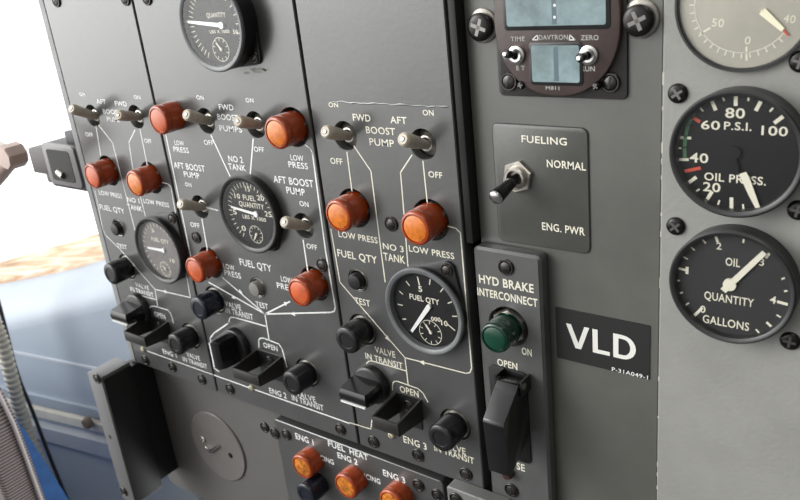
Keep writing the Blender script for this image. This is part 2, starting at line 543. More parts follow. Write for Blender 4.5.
top_edge = [(-260, 336), (-90, 301), (-40, 292.5), (0, 283), (28, 278), (57, 272), (80, 266.5), (100, 260), (125, 252), (170, 240)]
ledge_low = [(-260, 410), (-90, 362), (-40, 347), (0, 333), (28, 327), (57, 321), (80, 316), (100, 311), (125, 305), (170, 295)]
bm = bmesh.new()      # rounded top of the sidewall, leaning back to the window
NS = 9
def mixp(a, b, t): return (a[0] + (b[0] - a[0]) * t, a[1] + (b[1] - a[1]) * t)
ra = [[bm.verts.new(w3(*wl(*mixp(a, b, k / NS), 62 * (k / NS) ** 2.2))) for k in range(NS + 1)] for a, b in zip(ledge_low, top_edge)]
for A, B in zip(ra, ra[1:]):
    for i in range(NS): bm.faces.new((A[i], B[i], B[i + 1], A[i + 1]))
structure(link_mesh('wall_left_ledge', bm, WALLB, smooth=80), 'rounded pale top of the cockpit sidewall under the window')
structure(wall_poly('wall_left', ledge_low + [(250, 470), (270, 640), (40, 660), (-260, 600)], 0, 30, WALLB), 'blue-grey cockpit sidewall below the bright window')
structure(wall_poly('trim_1', [(-60, 383), (24, 402), (112, 423), (190, 441), (190, 447.5), (112, 430.5), (26, 410), (-60, 390)], -9, 0, ALU), 'cream metal strip along the sidewall')
structure(wall_poly('trim_2', [(-60, 372), (24, 391), (112, 411), (190, 429), (190, 437), (112, 419), (24, 399), (-60, 379)], -5, 0, WALLB), 'ledge above the cream strip')
structure(wall_poly('trim_3', [(-60, 397), (26, 417), (112, 438), (190, 456), (190, 474), (112, 452), (30, 430), (-60, 407)], -14, 0, WALLB2), 'pale ledge below the cream strip')
structure(wall_poly('wall_left_lower', [(-90, 409), (-40, 412), (30, 430), (112, 450), (190, 472), (268, 640), (40, 655), (-90, 618)], -6, 0, mat('lightened_blue_grey', (.62, .665, .70), .5, mottle=.05, mscale=6)), 'lower cockpit sidewall, painted lighter in place of light')  # overlay slab added in a lighter colour to stand for missing light
structure(wall_poly('trim_4', [(-60, 335), (0, 348), (110, 370), (190, 385), (190, 387), (110, 372), (0, 350), (-60, 337)], -2, 0, WALLB2), 'thin seam strip across the sidewall')
# window sill: a sloping tan ledge rising from the wall's top edge to the pane
bm = bmesh.new()
fr_ = [wl(x, y, 29) for x, y in top_edge]
bk = [wl(x, y, 105) for x, y in [(-260, 323), (-90, 284), (-40, 274), (0, 262), (28, 254), (57, 245.5), (80, 239), (100, 233), (125, 225), (170, 212)]]
dn = [(p[0], p[1] - 40, p[2]) for p in bk]
rows = [[bm.verts.new(w3(*p)) for p in R_] for R_ in ([(p[0], p[1] - 30, p[2] - 31) for p in fr_], [(p[0], p[1], p[2] - 31) for p in fr_], bk, dn)]
for A, B in zip(rows, rows[1:]):
    for i in range(len(A) - 1): bm.faces.new((A[i], A[i + 1], B[i + 1], B[i]))
for i in range(len(rows[0]) - 1): bm.faces.new((rows[-1][i], rows[-1][i + 1], rows[0][i + 1], rows[0][i]))
structure(link_mesh('window_1_sill', bm, SILL, smooth=60), 'tan streaked window ledge')
bm = bmesh.new()
g0 = [wl(x, y, 109) for x, y in [(-260, 340), (170, 235), (170, -120), (-260, -120)]]
vs0 = [bm.verts.new(w3(*p)) for p in g0]; vs1 = [bm.verts.new(w3(p[0], p[1], p[2] - 4)) for p in g0]
for i in range(4): bm.faces.new((vs0[i], vs0[(i + 1) % 4], vs1[(i + 1) % 4], vs1[i]))
bm.faces.new(vs0); bm.faces.new(vs1)
structure(link_mesh('window_1', bm, GLASS, smooth=0), 'cockpit side window')
# bulkhead frame behind the panels and the cockpit floor below
bm = bmesh.new(); box(bm, (-612, -440, -62), (90, 72, -56))
for v_ in bm.verts: v_.co.z += CAM_Z * .001
structure(link_mesh('wall_front', bm, DARK, smooth=0), 'dark bulkhead behind the instrument panels')
bm = bmesh.new(); box(bm, (-2600, -1320, -350), (1600, -1300, 2600))
for v_ in bm.verts: v_.co.z += CAM_Z * .001
structure(link_mesh('floor', bm, mat('floor_rubber', (.05, .05, .052), .7, mottle=.2), smooth=0), 'dark cockpit floor')

# ------------------------------------------------------------------ panel modules
V_TOP, V_BOT = 70, -346.5
def holes_of(items, h=0):
    res = []
    for px, py, r in items:
        u, v = pp(px, py, h); res.append((u, v, r))
    return res

def module(name, label, u0, u1, v0, v1, holes, m=PAINT, h1=0.0, body=45, bevel=.6, thick=9, chamfer=False, r=1.2):
    o = thing(name, label, 'panel', u0, v0, h1)
    org = (u0, v0, h1)
    bm = bmesh.new()
    plate(bm, rrect(0, 0, u1 - u0, v1 - v0, r, 3), [circle(u - u0, v - v0, rr) for u, v, rr in holes], -thick, 0, bevel)
    link_mesh('face_plate', bm, m, o)
    if body:
        bm = bmesh.new(); box(bm, (1.2, 1.5, -body), (u1 - u0 - 1.2, v1 - v0 - 1.5, -thick)); link_mesh('chassis', bm, DARK, o, smooth=0)
    return o, org

# where the devices sit: pixel of the front, height of the front, and the device radius
LENS_H, CAP_H = 16.0, 17.5
lens = {'A': (94, 176.5), 'B': (136.5, 184), 'C': (160, 120.5), 'D': (278, 133.5), 'E': (196.5, 270.5), 'F': (301, 293), 'G': (340, 216.5), 'H': (417, 229)}
caps = {'k1': (110, 274.5), 'k2': (198, 309), 'k3': (346, 341), 'k4': (174.5, 345), 'k5': (291, 384), 'k6': (440, 439)}
togs = {'t1': (92.5, 116, 71, 108.5), 't2': (136, 117, 118, 115), 't3': (206, 121, 186, 114.5), 't4': (255.5, 125, 237.5, 121),
        't5': (200, 207, 180, 204), 't6': (303.5, 226, 284, 222), 't7': (345, 136, 325, 131.5), 't8': (423, 144.5, 402.5, 139)}
tests = {'b1': (118.5, 228), 'b2': (258, 287.5), 'b3': (358, 280)}
def hole_list(ls, cs, ts, bs):
    res = []
    for k in ls: res.append((*pp(lens[k][0] - 2.5, lens[k][1], LENS_H), 12.8))
    for k in cs: res.append((*pp(*caps[k], CAP_H), 11.6))
    for k in ts: res.append((*pp(togs[k][0], togs[k][1], 0), 9.0))
    for k in bs: res.append((*pp(*tests[k], 0), 8.0))
    return res

P1, O1 = module('tank_control_panel', 'grey panel beside the window with the leftmost fuel gauge', -621, -508.3, V_BOT, V_TOP, hole_list('AB', ['k1', 'k4'], ['t1', 't2'], ['b1']))
bm = bmesh.new()      # chamfered rail along the window side, caught light painted in as paler colour
sec = [(-19, -8), (-17.5, -6.5), (-9, -.8), (-6, .1), (-.6, .1), (-.6, -9), (-19, -9)]
ra = [bm.verts.new(V(a, 0, h)) for a, h in sec]; rb = [bm.verts.new(V(a, V_TOP - V_BOT, h)) for a, h in sec]
for i in range(len(sec)):
    j = (i + 1) % len(sec); bm.faces.new((ra[i], ra[j], rb[j], rb[i]))
bm.faces.new(ra); bm.faces.new(rb)
link_mesh('edge_rail', bm, EDGE, P1)['label'] = 'edge rail painted pale for caught window light'
P2, O2 = module('tank_control_panel', 'grey panel with two gauges, one above the other, between two narrower panels', -506.3, -352.5, V_BOT, V_TOP, hole_list('DEF', ['k2', 'k5'], ['t3', 't4', 't5', 't6'], ['b2']) + [])
P3, O3 = module('tank_control_panel', 'grey panel lettered NO 3 TANK with a ringed fuel gauge', -350.6, -245.0, V_BOT, V_TOP, hole_list('GH', ['k3', 'k6'], ['t7', 't8'], ['b3']))
GREEN_PX = (496.5, 339)
GU = pp(GREEN_PX[0] - 2.5, GREEN_PX[1], LENS_H)
HYD, OH = module('brake_interconnect_panel', 'narrow grey panel lettered HYD BRAKE INTERCONNECT', -239.3, -196.2, V_BOT - 30, -172.6, [(GU[0], GU[1], 12.8)], r=3, bevel=1.5, body=8.9, thick=7.5, m=mat('brake_panel_paint', (.088, .09, .088), .32, spec=.9, coat=.4, coatr=.24, bump=.14, bscale=300, mottle=.14, mscale=28))
H_MID = -9.0
mu0 = -239.2
MID, OM = module('instrument_panel', 'dark olive-grey panel with clock, toggle and name placard', mu0, -133.5, -460, V_TOP, [], PAINT_MID, H_MID, 40, .6, 4)
H_R = -7.0
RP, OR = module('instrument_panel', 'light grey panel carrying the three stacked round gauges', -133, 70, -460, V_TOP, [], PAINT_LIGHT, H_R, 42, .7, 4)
# worn bright chips along the light panel's left edge
bm = bmesh.new()
for i in range(26):
    b = random.uniform(60, 520)
    box(bm, (.0, b, -.5), (random.uniform(.4, .9), b + random.uniform(1, 6), .06))
link_mesh('paint_chips', bm, mat('bare_metal_chips', (.55, .53, .47), .5), RP, smooth=0)
# wrinkled paint ridge across the NO 3 panel, chipped paint below the top gauge
bm = bmesh.new()
xs = [332 + i * 4 for i in range(30)]
ps = [pp(x, 101.5 + (x - 332) * .052 + random.uniform(-.8, .8), 0) for x in xs]
tube(bm, [(a - O3[0], b - O3[1], -.25) for a, b in ps], [random.uniform(.35, .8) for _ in ps], 8); link_mesh('paint_ridge', bm, PAINT, P3)
bm = bmesh.new()
for cx0, cy0, n_, rr in ((258, 70.5, 11, 5.5), (266, 69.5, 9, 3), (247, 73, 8, 2.4)):
    c0 = pp(cx0, cy0, 0)
    lp = [(c0[0] - O2[0] + rr * random.uniform(.6, 1.5) * math.cos(6.283 * i / n_), c0[1] - O2[1] + rr * .35 * random.uniform(.6, 1.3) * math.sin(6.283 * i / n_)) for i in range(n_)]
    prism(bm, lp, -.2, .06)
link_mesh('chipped_paint', bm, mat('chipped_primer', (.27, .27, .25), .5, mottle=.3, mscale=200), P2, smooth=0)
# black upright strip in the gap right of the NO 3 panel
bm = bmesh.new(); box(bm, (-2.6, 0, -14), (2.0, V_TOP + 171.5, -1.0), .5)
gs = thing('gap_filler_strip', 'black upright strip beside the NO 3 panel above the brake panel', 'strip', -241.2, -171.5, 0)
link_mesh('strip', bm, mat('strip_black', (.008, .008, .008), .6), gs)

def c4(s, x0, y0, x1, y1, h): return (s, x0, y0, x1, y1, h)
print_on(P1, O1, 0, [
    ('ON', 80, 95.5, 85.5, 96.5, 3.4), ('AFT', 97, 103.3, 106.5, 104.2, 4.4), ('FWD', 115.5, 105.3, 127.5, 106.5, 4.6), ('ON', 134.3, 98.6, 141, 99.4, 3.6),
    ('BOOST', 103.5, 113, 122, 115, 4.6), ('PUMP', 107.5, 121, 121.5, 122.6, 4.6), ('OFF', 86, 136, 93.5, 137, 4), ('OFF', 145, 142.5, 152, 143.5, 4.2),
    ('LOW PRESS', 99.5, 194.5, 122.5, 198.5, 4.4), ('NO 1', 128, 201.5, 140, 203.5, 4.6), ('TANK', 128, 209, 143, 211.5, 4.8), ('LOW PRESS', 144, 203, 169.5, 207.3, 4.4),
    ('FUEL QTY', 100.5, 209.5, 125, 213.5, 5), ('TEST', 117.5, 247.3, 127.5, 249.3, 4), ('VALVE', 136, 287, 149.5, 290, 4.2), ('IN TRANSIT', 131, 291, 154, 297, 4.2),
    ('OPEN', 155, 316, 166, 319.3, 4.6), ('ENG 1', 163.5, 353.5, 177, 357.5, 4.2), ('VALVE', 187, 356.6, 200.5, 360.8, 4.4), ('IN TRANSIT', 183.5, 361.3, 207.5, 368.8, 4.4)],
    [[(96, 126), (101, 156)], [(98.7, 125), (112.5, 142.5), (135, 230)], [(140, 129), (147.5, 166)], [(135, 130), (129, 142.5), (133, 168), (145.5, 216)],
     [(95, 190), (103, 230), (106, 235.5), (120, 249), (155, 289.3), (158, 307.5)], [(162.5, 182.5), (168, 183.8), (171, 187), (190.5, 297.5), (155, 289.3)],
     [(131, 295), (131.6, 293.6), (134, 293.6), (156, 299.5)], [(150, 315), (149.6, 308), (151, 306.3), (154, 306), (168, 310), (171, 314), (173.5, 323)],
     [(147.5, 351), (212.5, 374.5)]],
    [((128, 258), (136, 267.5)), ((172, 293), (163, 291))], WHITE, .85)
print_on(P2, O2, 0, [
    ('ON', 197, 99.2, 204, 99.8, 4.2), ('FWD', 219.5, 109.3, 234, 110.6, 5.6), ('ON', 246, 102, 254, 102.8, 4.4), ('BOOST', 218, 119.3, 239, 121, 5.8),
    ('PUMPS', 220, 130.6, 242.5, 132.4, 5.6), ('OFF', 204.5, 144.3, 214, 145.8, 5), ('OFF', 254.5, 151.2, 264.5, 152.6, 5), ('LOW', 175, 144.7, 184.5, 146, 4.8),
    ('PRESS', 174, 151, 189.5, 153.6, 5.2), ('NO 2', 229, 161.3, 243.5, 163, 6), ('TANK', 229, 169, 246.5, 171.5, 6), ('AFT BOOST', 174.5, 167.5, 205.5, 172, 6),
    ('PUMP', 184.5, 176.4, 200, 178.9, 5.4), ('ON', 185.5, 186, 192, 187, 3.8), ('OFF', 191, 226.6, 200, 228, 4.6), ('LOW', 291, 159.8, 304, 161.6, 5.6),
    ('PRESS', 289, 166.8, 308.5, 169.6, 6), ('AFT BOOST', 274, 182, 314, 187.6, 7), ('PUMP', 287, 193.2, 305.5, 195.8, 6.6), ('ON', 300, 205.8, 309, 207, 5),
    ('OFF', 307, 248.3, 317.5, 250, 5), ('FUEL QTY', 240.5, 265.4, 272, 271.4, 6.6), ('TEST', 256.5, 306.8, 268.5, 309, 5.2), ('LOW', 224, 268.3, 235, 270.6, 5),
    ('PRESS', 225, 275, 241.5, 278.8, 5.4), ('LOW', 281.5, 281.2, 292.5, 283.5, 5.4), ('PRESS', 277.5, 288, 296, 292, 5.6), ('VALVE', 225.5, 306.5, 241.5, 310.2, 5.4),
    ('IN TRANSIT', 226, 312.8, 253.5, 319.8, 5.6), ('OPEN', 264, 347.4, 278, 351.2, 5), ('ENG 2', 270, 393, 287, 398.4, 5.2), ('VALVE', 296.5, 396.3, 316, 402, 5.2),
    ('IN TRANSIT', 292.5, 400.5, 324, 410.5, 5.4)],
    [[(211, 135), (230, 176)], [(253.3, 139), (250, 178)], [(206.5, 207.4), (218, 210.3)], [(202, 219), (207.3, 249), (203, 262)],
     [(166, 135), (189.5, 250), (193, 265)], [(209, 282.3), (265, 314)], [(222.5, 277.5), (265, 314)], [(303.2, 240), (308, 272)],
     [(305.5, 145), (310, 148), (312.5, 153), (325.5, 250), (335.3, 307), (334.5, 311), (331, 312.3), (265, 314)], [(290, 301.5), (265, 314)], [(265, 314), (269.2, 340)],
     [(229, 322), (229.6, 318.4), (231.5, 317.2), (235, 317.5), (265.8, 326.2)], [(259, 347.5), (258.8, 340), (260.5, 338), (264, 338.2), (279, 344), (282.3, 349), (287, 367)],
     [(214, 375), (349.5, 423.3)], [(228, 323.5), (214, 333), (210.3, 338), (214, 368), (219, 371.5)]],
    [((225, 291), (236, 299)), ((232, 285), (243, 293.5)), ((276, 308.2), (288, 302.3)), ((308, 313.6), (291, 314))], WHITE, 1.15)
print_on(P3, O3, 0, [
    ('ON', 329, 106.6, 338.5, 107.7, 4.8), ('FWD', 353.3, 120.3, 371, 121.8, 6.8), ('AFT', 390.7, 122.8, 407, 124.1, 6.8), ('ON', 423, 114.8, 434, 116, 5.6),
    ('BOOST', 366.4, 133, 395.6, 135.2, 7), ('PUMP', 370, 145, 394.5, 147, 7), ('OFF', 330.8, 163.3, 343, 164.9, 6), ('OFF', 428.8, 177, 442.6, 178.5, 6.2),
    ('LOW PRESS', 339, 236.6, 378, 243.6, 6), ('NO 3', 383.4, 249, 404, 252, 6), ('TANK', 384, 260, 405.5, 263.5, 7.4), ('LOW PRESS', 409.3, 250.8, 454.6, 259.6, 6.2),
    ('FUEL QTY', 338, 256.2, 377.5, 263.4, 7), ('TEST', 355.3, 303.3, 370.5, 306.4, 6), ('VALVE', 375.4, 352.7, 395.6, 357.3, 6), ('IN TRANSIT', 366, 359, 403, 368.3, 5.8),
    ('OPEN', 400.3, 391.7, 419, 397.3, 6.2), ('ENG 3', 404, 442.3, 427, 449.8, 6.4), ('VALVE', 442, 446.8, 466, 454.6, 6.2), ('IN TRANSIT', 434.7, 450, 474.5, 464.8, 6.2)],
    [[(347, 152), (352, 191)], [(354, 146), (371, 171), (381, 250), (385.3, 282)], [(423, 161), (427.3, 202)], [(412, 155), (400.6, 172.4), (404.5, 219), (408, 266)],
     [(448, 226), (456, 228.3), (460.5, 233), (471.7, 368), (470, 372.5), (466, 373.3), (405, 357.6)], [(331, 229), (340, 282), (405, 357.6)],
     [(405, 357.6), (408.2, 384)], [(366, 366), (367, 362.7), (369, 361), (372.5, 361), (406, 370.8)],
     [(392.6, 390), (392.8, 383.3), (394.5, 381.3), (397.5, 381.2), (418, 388.5), (423, 393), (428, 402)], [(349.5, 422.5), (370.8, 429), (372, 420)]],
    [((382, 331.5), (390.5, 341.5)), ((432, 365), (419, 361.3))], CREAM, .8)
print_on(HYD, OH, 0, [
    ('HYD BRAKE', 479.4, 282.2, 534, 293.2, 8.4), ('INTERCONNECT', 477.8, 294.8, 537.8, 306.8, 7.8), ('ON', 522, 354, 532, 356.4, 7),
    ('OPEN', 497.6, 365.3, 517.6, 369.5, 6.6), ('CLOSE', 499, 463.8, 525, 470.6, 6.8)], m=CREAM, weight=.02)

# panel screws: pixel, height, mesh
for p_, o_, lst in ((P1, O1, [(144.5, 360.5), (171.5, 367.5), (201, 380), (55, 1), (124, -1)]), (P2, O2, [(145.5, -1.5), (321, 265.5), (195, 238), (229, 389.5), (339.5, 430)]),
                    (P3, O3, [(390, 224.5), (372.5, 442.5), (417, 456), (465, 475)]), (HYD, OH, [(505, 268), (510.5, 491)])):
    for x, y in lst: screw(p_, o_, x, y, 0, SCREW_SMALL)
for p_, o_, x, y in ((P1, O1, 142, 350), (P2, O2, 250.5, 388.5), (P3, O3, 390.5, 436)): screw(p_, o_, x, y, 0, STUD, 'stud')
for x, y in ((677, 94), (675, 227), (789.5, 342), (797.5, 211), (800, 62)): screw(RP, OR, x, y, H_R, SCREW_CROSS)
# two large washered fasteners beside the clock
for x, y, wx, wy in ((478.5, 27.5, 482, 26), (637, 21, 640, 19)):
    u, v = pp(wx, wy, H_MID + 1)
    ws = bmesh.new(); lathe(ws, [(5, 0), (8.9, 0), (8.9, .8), (8.3, 1.2), (5, 1.2)], 32)
    wo = link_mesh('washer', ws, mat('washer_steel', (.34, .32, .28), .35, metal=.85, mottle=.3, mscale=200), MID, V(u - OM[0], v - OM[1], 0)); wo['label'] = 'bright steel washer'
    s_ = screw(MID, OM, x, y, H_MID + 4, SCREW_BIG)
    sh = bmesh.new(); lathe(sh, [(6.6, -4), (5.6, -.2)], 28); link_mesh('shank', sh, SCREW, s_)

# ------------------------------------------------------------------ indicator lights
def lamp(px, py, label, inner=AMBER_IN, outer=AMBER, h0=0.0, name='indicator_light', group=None, length=LENS_H, r=10.6, spin=.3):
    u, v = pp(px - 2.5, py, h0 + length)
    o = thing(name, label, 'indicator light', u, v, h0, group)
    bm = bmesh.new(); lathe(bm, [(0, -7.4), (11.4, -7.4), (11.4, -1.2), (10.8, .2), (9.2, .2), (9.2, -4)], sides=6, rot=spin); link_mesh('socket', bm, STEEL, o, smooth=30)
    bm = bmesh.new()
    lathe(bm, [(0, -5), (r * .94, -5), (r, 0), (r, length * .62), (r * .985, length * .64), (r * .985, length * .70), (r, length * .72), (r, length - 1.6), (r * .95, length - .5), (r * .88, length),
               (r * .81, length), (r * .79, length - .9), (r * .2, length - .6), (0, length - .6)], 44)
    link_mesh('lens_cap', bm, outer, o)
    bm = bmesh.new()
    lathe(bm, [(r * .77, length - .95), (r * .74, length - .3), (r * .55, length + .2), (0, length + .45)], 36)
    link_mesh('lens_face', bm, inner, o)
    return o
G_A = 'amber low pressure lights'
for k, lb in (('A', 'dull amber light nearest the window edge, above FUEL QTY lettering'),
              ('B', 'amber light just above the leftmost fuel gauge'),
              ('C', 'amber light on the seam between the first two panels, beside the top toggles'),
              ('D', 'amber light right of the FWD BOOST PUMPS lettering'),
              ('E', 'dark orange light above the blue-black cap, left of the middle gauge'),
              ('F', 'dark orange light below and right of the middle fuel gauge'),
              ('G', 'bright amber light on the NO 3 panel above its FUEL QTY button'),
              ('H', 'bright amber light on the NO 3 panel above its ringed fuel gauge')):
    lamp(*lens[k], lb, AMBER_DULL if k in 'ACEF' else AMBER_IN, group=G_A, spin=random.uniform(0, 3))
lamp(*GREEN_PX, 'dark green light under the HYD BRAKE INTERCONNECT lettering', GREEN_IN, GREEN, spin=.5, r=9.4)

BLACKCAP = mat('black_cap', (.013, .013, .014), .26, mottle=.3, mscale=90)
def cap_light(px, py, label, h0=0.0, r=9.3, m=NAVY):
    u, v = pp(px, py, h0 + CAP_H)
    o = thing('press_to_test_light', label, 'indicator light', u, v, h0, 'dark capped valve lights')
    bm = bmesh.new(); lathe(bm, [(0, -9), (10.8, -9), (10.8, -2), (10, -.8), (8.4, -.8), (8.4, -4)], 36); link_mesh('socket', bm, STEEL, o)
    bm = bmesh.new()
    lathe(bm, [(0, -6), (r * .97, -6), (r, 3), (r, 4), (r * 1.05, 4.4), (r * 1.05, CAP_H - 2), (r * 1.0, CAP_H - .6), (r * .9, CAP_H), (r * .62, CAP_H + .1), (r * .58, CAP_H - .4), (0, CAP_H - .4)], 44)
    link_mesh('cap', bm, m, o)
    return o
for k, lb in (('k1', 'dark cap by the window edge, left of the leftmost gauge'), ('k2', 'blue-black cap below the dark orange light, left of TEST'),
              ('k3', 'large black cap on the NO 3 panel, left of the ringed gauge'), ('k4', 'dark cap right of the leftmost valve bracket'),
              ('k5', 'black cap right of the ENG 2 valve bracket'), ('k6', 'black cap right of the ENG 3 valve bracket')):
    cap_light(*caps[k], lb, m=NAVY if k in ('k2',) else BLACKCAP)

# ------------------------------------------------------------------ toggle switches with cream levers
def toggle(bx, by, tx, ty, label):
    u, v = pp(bx, by, 0)
    HT = 21.0
    tu, tv = pp(tx, ty, HT)
    o = thing('toggle_switch', label, 'switch', u, v, 0, 'cream boost pump toggles')
    bm = bmesh.new(); lathe(bm, [(0, -8.9), (8.4, -8.9), (8.4, -7), (6.2, -5), (4.6, -2.5), (3.6, -2.4), (3.6, -6)], 30); link_mesh('bushing', bm, STEEL, o)
    base = (0, -(tv - v) * .25, -6); tip = (tu - u, tv - v, HT)
    pts = [along(base, tip, t) for t in (0, .3, .5, .86, .93, .97, 1.0)]
    bm = bmesh.new(); tube(bm, pts, [2.4, 3.0, 3.7, 4.1, 4.1, 3.7, 2.9], 22); link_mesh('lever', bm, LEVER, o)
    bm = bmesh.new()
    d = (Vector(tip) - Vector(base)).normalized()
    tube(bm, [tip, tuple(Vector(tip) + d * .5)], [1.5, 1.1], 14); link_mesh('lever_tip', bm, STEEL, o)
    return o
for k, lb in (('t1', 'cream toggle closest to the window, top corner of the first panel'), ('t2', 'cream toggle right of the AFT FWD lettering on the first panel'),
              ('t3', 'cream toggle just right of the amber light on the panel seam'), ('t4', 'cream toggle between FWD BOOST PUMPS and an amber light'),
              ('t5', 'cream toggle left of the middle fuel gauge'), ('t6', 'cream toggle right of the middle fuel gauge'),
              ('t7', 'cream toggle left of the FWD BOOST PUMP lettering on the NO 3 panel'), ('t8', 'cream toggle right of the AFT BOOST PUMP lettering on the NO 3 panel')):
    toggle(*togs[k], lb)

# ------------------------------------------------------------------ recessed test buttons
def button(px, py, label, m, r=5.6):
    u, v = pp(px, py, 0)
    o = thing('test_button', label, 'button', u, v, 0, 'fuel quantity test buttons')
    bm = bmesh.new(); lathe(bm, [(0, -8.9), (7.7, -8.9), (7.7, -.5), (7.2, .2), (6.7, -.3), (6.5, -7)], 32); link_mesh('collar', bm, STEEL, o)
    bm = bmesh.new(); lathe(bm, [(0, -8), (r, -8), (r, 3.4), (r * .9, 4.4), (r * .6, 4.7), (0, 4.8)], 32); link_mesh('plunger', bm, m, o)
button(*tests['b1'], 'small dark test button under FUEL QTY on the first panel', BLACK)
button(*tests['b2'], 'small grey test button under FUEL QTY on the middle panel', mat('grey_button', (.2, .195, .18), .4))
button(*tests['b3'], 'black test button under FUEL QTY on the NO 3 panel', BLACK)

# ------------------------------------------------------------------ valve knobs and their guard brackets
def valve(ku, kv, vertical, label, index=True):
    """rotary knob: round skirt with a raised grip bar and a white index line; ku, kv: skirt centre on the panel"""
    o = thing('valve_knob', label, 'knob', ku, kv, 0, 'fuel valve knobs')
    bm = bmesh.new(); lathe(bm, [(0, 0), (14.5, 0), (14.5, 3.5), (13.6, 5), (12, 5.6), (0, 5.6)], 44); link_mesh('skirt', bm, BLACK, o)
    # grip: domed back, flat outer end
    prof = [(-12.5, 4), (-13, 11), (-12.6, 20.5), (-11.6, 23), (11.6, 23), (12.6, 20.5), (13, 11), (12.5, 4)]
    bm = bmesh.new()
    n = 7
    rings = []
    for i in range(n):
        t = -1 + 2 * i / (n - 1)
        half = 1 - .10 * t * t
        ring = []
        for a, h in prof:
            th = 6.6 - 2.0 * max(0, (h - 5) / 20)
            hh = h if h < 18 else h - 1.2 * t * t
            q = (a * half, t * th, hh)
            ring.append(bm.verts.new(V(q[1], -q[0], q[2]) if vertical else V(*q)))
        rings.append(ring)
    for A, B in zip(rings, rings[1:]):
        for i in range(len(prof) - 1): bm.faces.new((A[i], A[i + 1], B[i + 1], B[i]))
        bm.faces.new((A[-1], A[0], B[0], B[-1]))
    bm.faces.new(rings[0]); bm.faces.new(rings[-1])
    link_mesh('grip', bm, GLOSS, o, smooth=50)
    if index:
        bm = bmesh.new()
        if vertical: box(bm, (-5.1, -10.6, 21.2), (-3.9, 10.6, 23.2))
        else: box(bm, (-10.6, -5.1, 21.2), (10.6, -3.9, 23.2))
        link_mesh('index_line', bm, WHITE, o, smooth=0)
    return o

def bracket(u0, u1, v0, v1, H, label, m_out):
    """U strap standing off the panel: two cheeks and a bridge, open above and below"""
    w = u1 - u0
    o = thing('knob_guard', label, 'guard bracket', (u0 + u1) / 2, v0, 0, 'valve knob guards')
    hw = w / 2; t = 1.5
    b0, b1 = 0, v1 - v0
    def cheek(s):
        bm = bmesh.new()
        # tapering side wall: tall at the panel, narrow at the bridge
        P = [(b0 - 0, 0), (b1, 0), (b1 * .78, H), (b1 * .2, H)]
        A = [bm.verts.new(V(s * hw, b, h)) for b, h in P]; B = [bm.verts.new(V(s * (hw - t), b, h)) for b, h in P]
        for i in range(4):
            j = (i + 1) % 4; bm.faces.new((A[i], A[j], B[j], B[i]))
        bm.faces.new(A); bm.faces.new(B)
        return bm
    link_mesh('cheek', cheek(-1), m_out, o, smooth=0); link_mesh('cheek', cheek(1), m_out, o, smooth=0)
    bm = bmesh.new(); box(bm, (-hw, b1 * .2, H - t), (hw, b1 * .78, H + .05), .4); link_mesh('bridge', bm, m_out, o)
    bm = bmesh.new(); box(bm, (-hw + t, b0 - 8, 0), (hw - t, b1, .8)); link_mesh('shade_foot', bm, BLACK, o)  # black base, extended downward to paint in the guard's dark interior
    s_ = bpy.data.objects.new('screw', SCREW_SMALL); COL.objects.link(s_); s_.parent = o; s_.location = V(0, b1 * .5, .8)
    return o
GUARD = mat('guard_paint', (.022, .021, .019), .4, mottle=.3, mscale=90)

# NO 3 panel: bridge top edge seen from (371,414) to (398,428)
def place_bracket(x0, y0, x1, y1, ht, tall, label):
    a, b = pp(x0, y0, ht), pp(x1, y1, ht)
    v1 = (a[1] + b[1]) / 2 + tall * .22; v0 = v1 - tall
    return bracket(a[0], b[0], v0, v1, ht, label, GUARD)
place_bracket(123.5, 331.5, 144, 338, 26, 15, 'dark guard bracket below the leftmost valve knob')
place_bracket(232, 367.5, 258, 377, 26, 15, 'dark guard bracket between the ENG 2 valve knob and black cap')
place_bracket(371.5, 414, 398, 427, 27, 16, 'dark guard bracket between the ENG 3 valve knob and black cap')
kA = pp(118, 317, 23); kB = pp(211.5, 355, 23); kC = pp(352, 399, 23)
valve(kA[0], kA[1] - 1, False, 'black valve knob at the window edge, grip bar level')
valve(kB[0] + 5, kB[1], True, 'black valve knob with its grip bar upright, above ENG 2')
valve(kC[0], kC[1], False, 'glossy black valve knob on the NO 3 panel, white line along its grip')

# ------------------------------------------------------------------ gauges
def hull2(P):
    P = sorted(P); out_ = []
    for seq in (P, P[::-1]):
        st = []
        for p in seq:
            while len(st) > 1 and (st[-1][0] - st[-2][0]) * (p[1] - st[-2][1]) - (st[-1][1] - st[-2][1]) * (p[0] - st[-2][0]) <= 0: st.pop()
            st.append(p)
        out_ += st[:-1]
    return out_

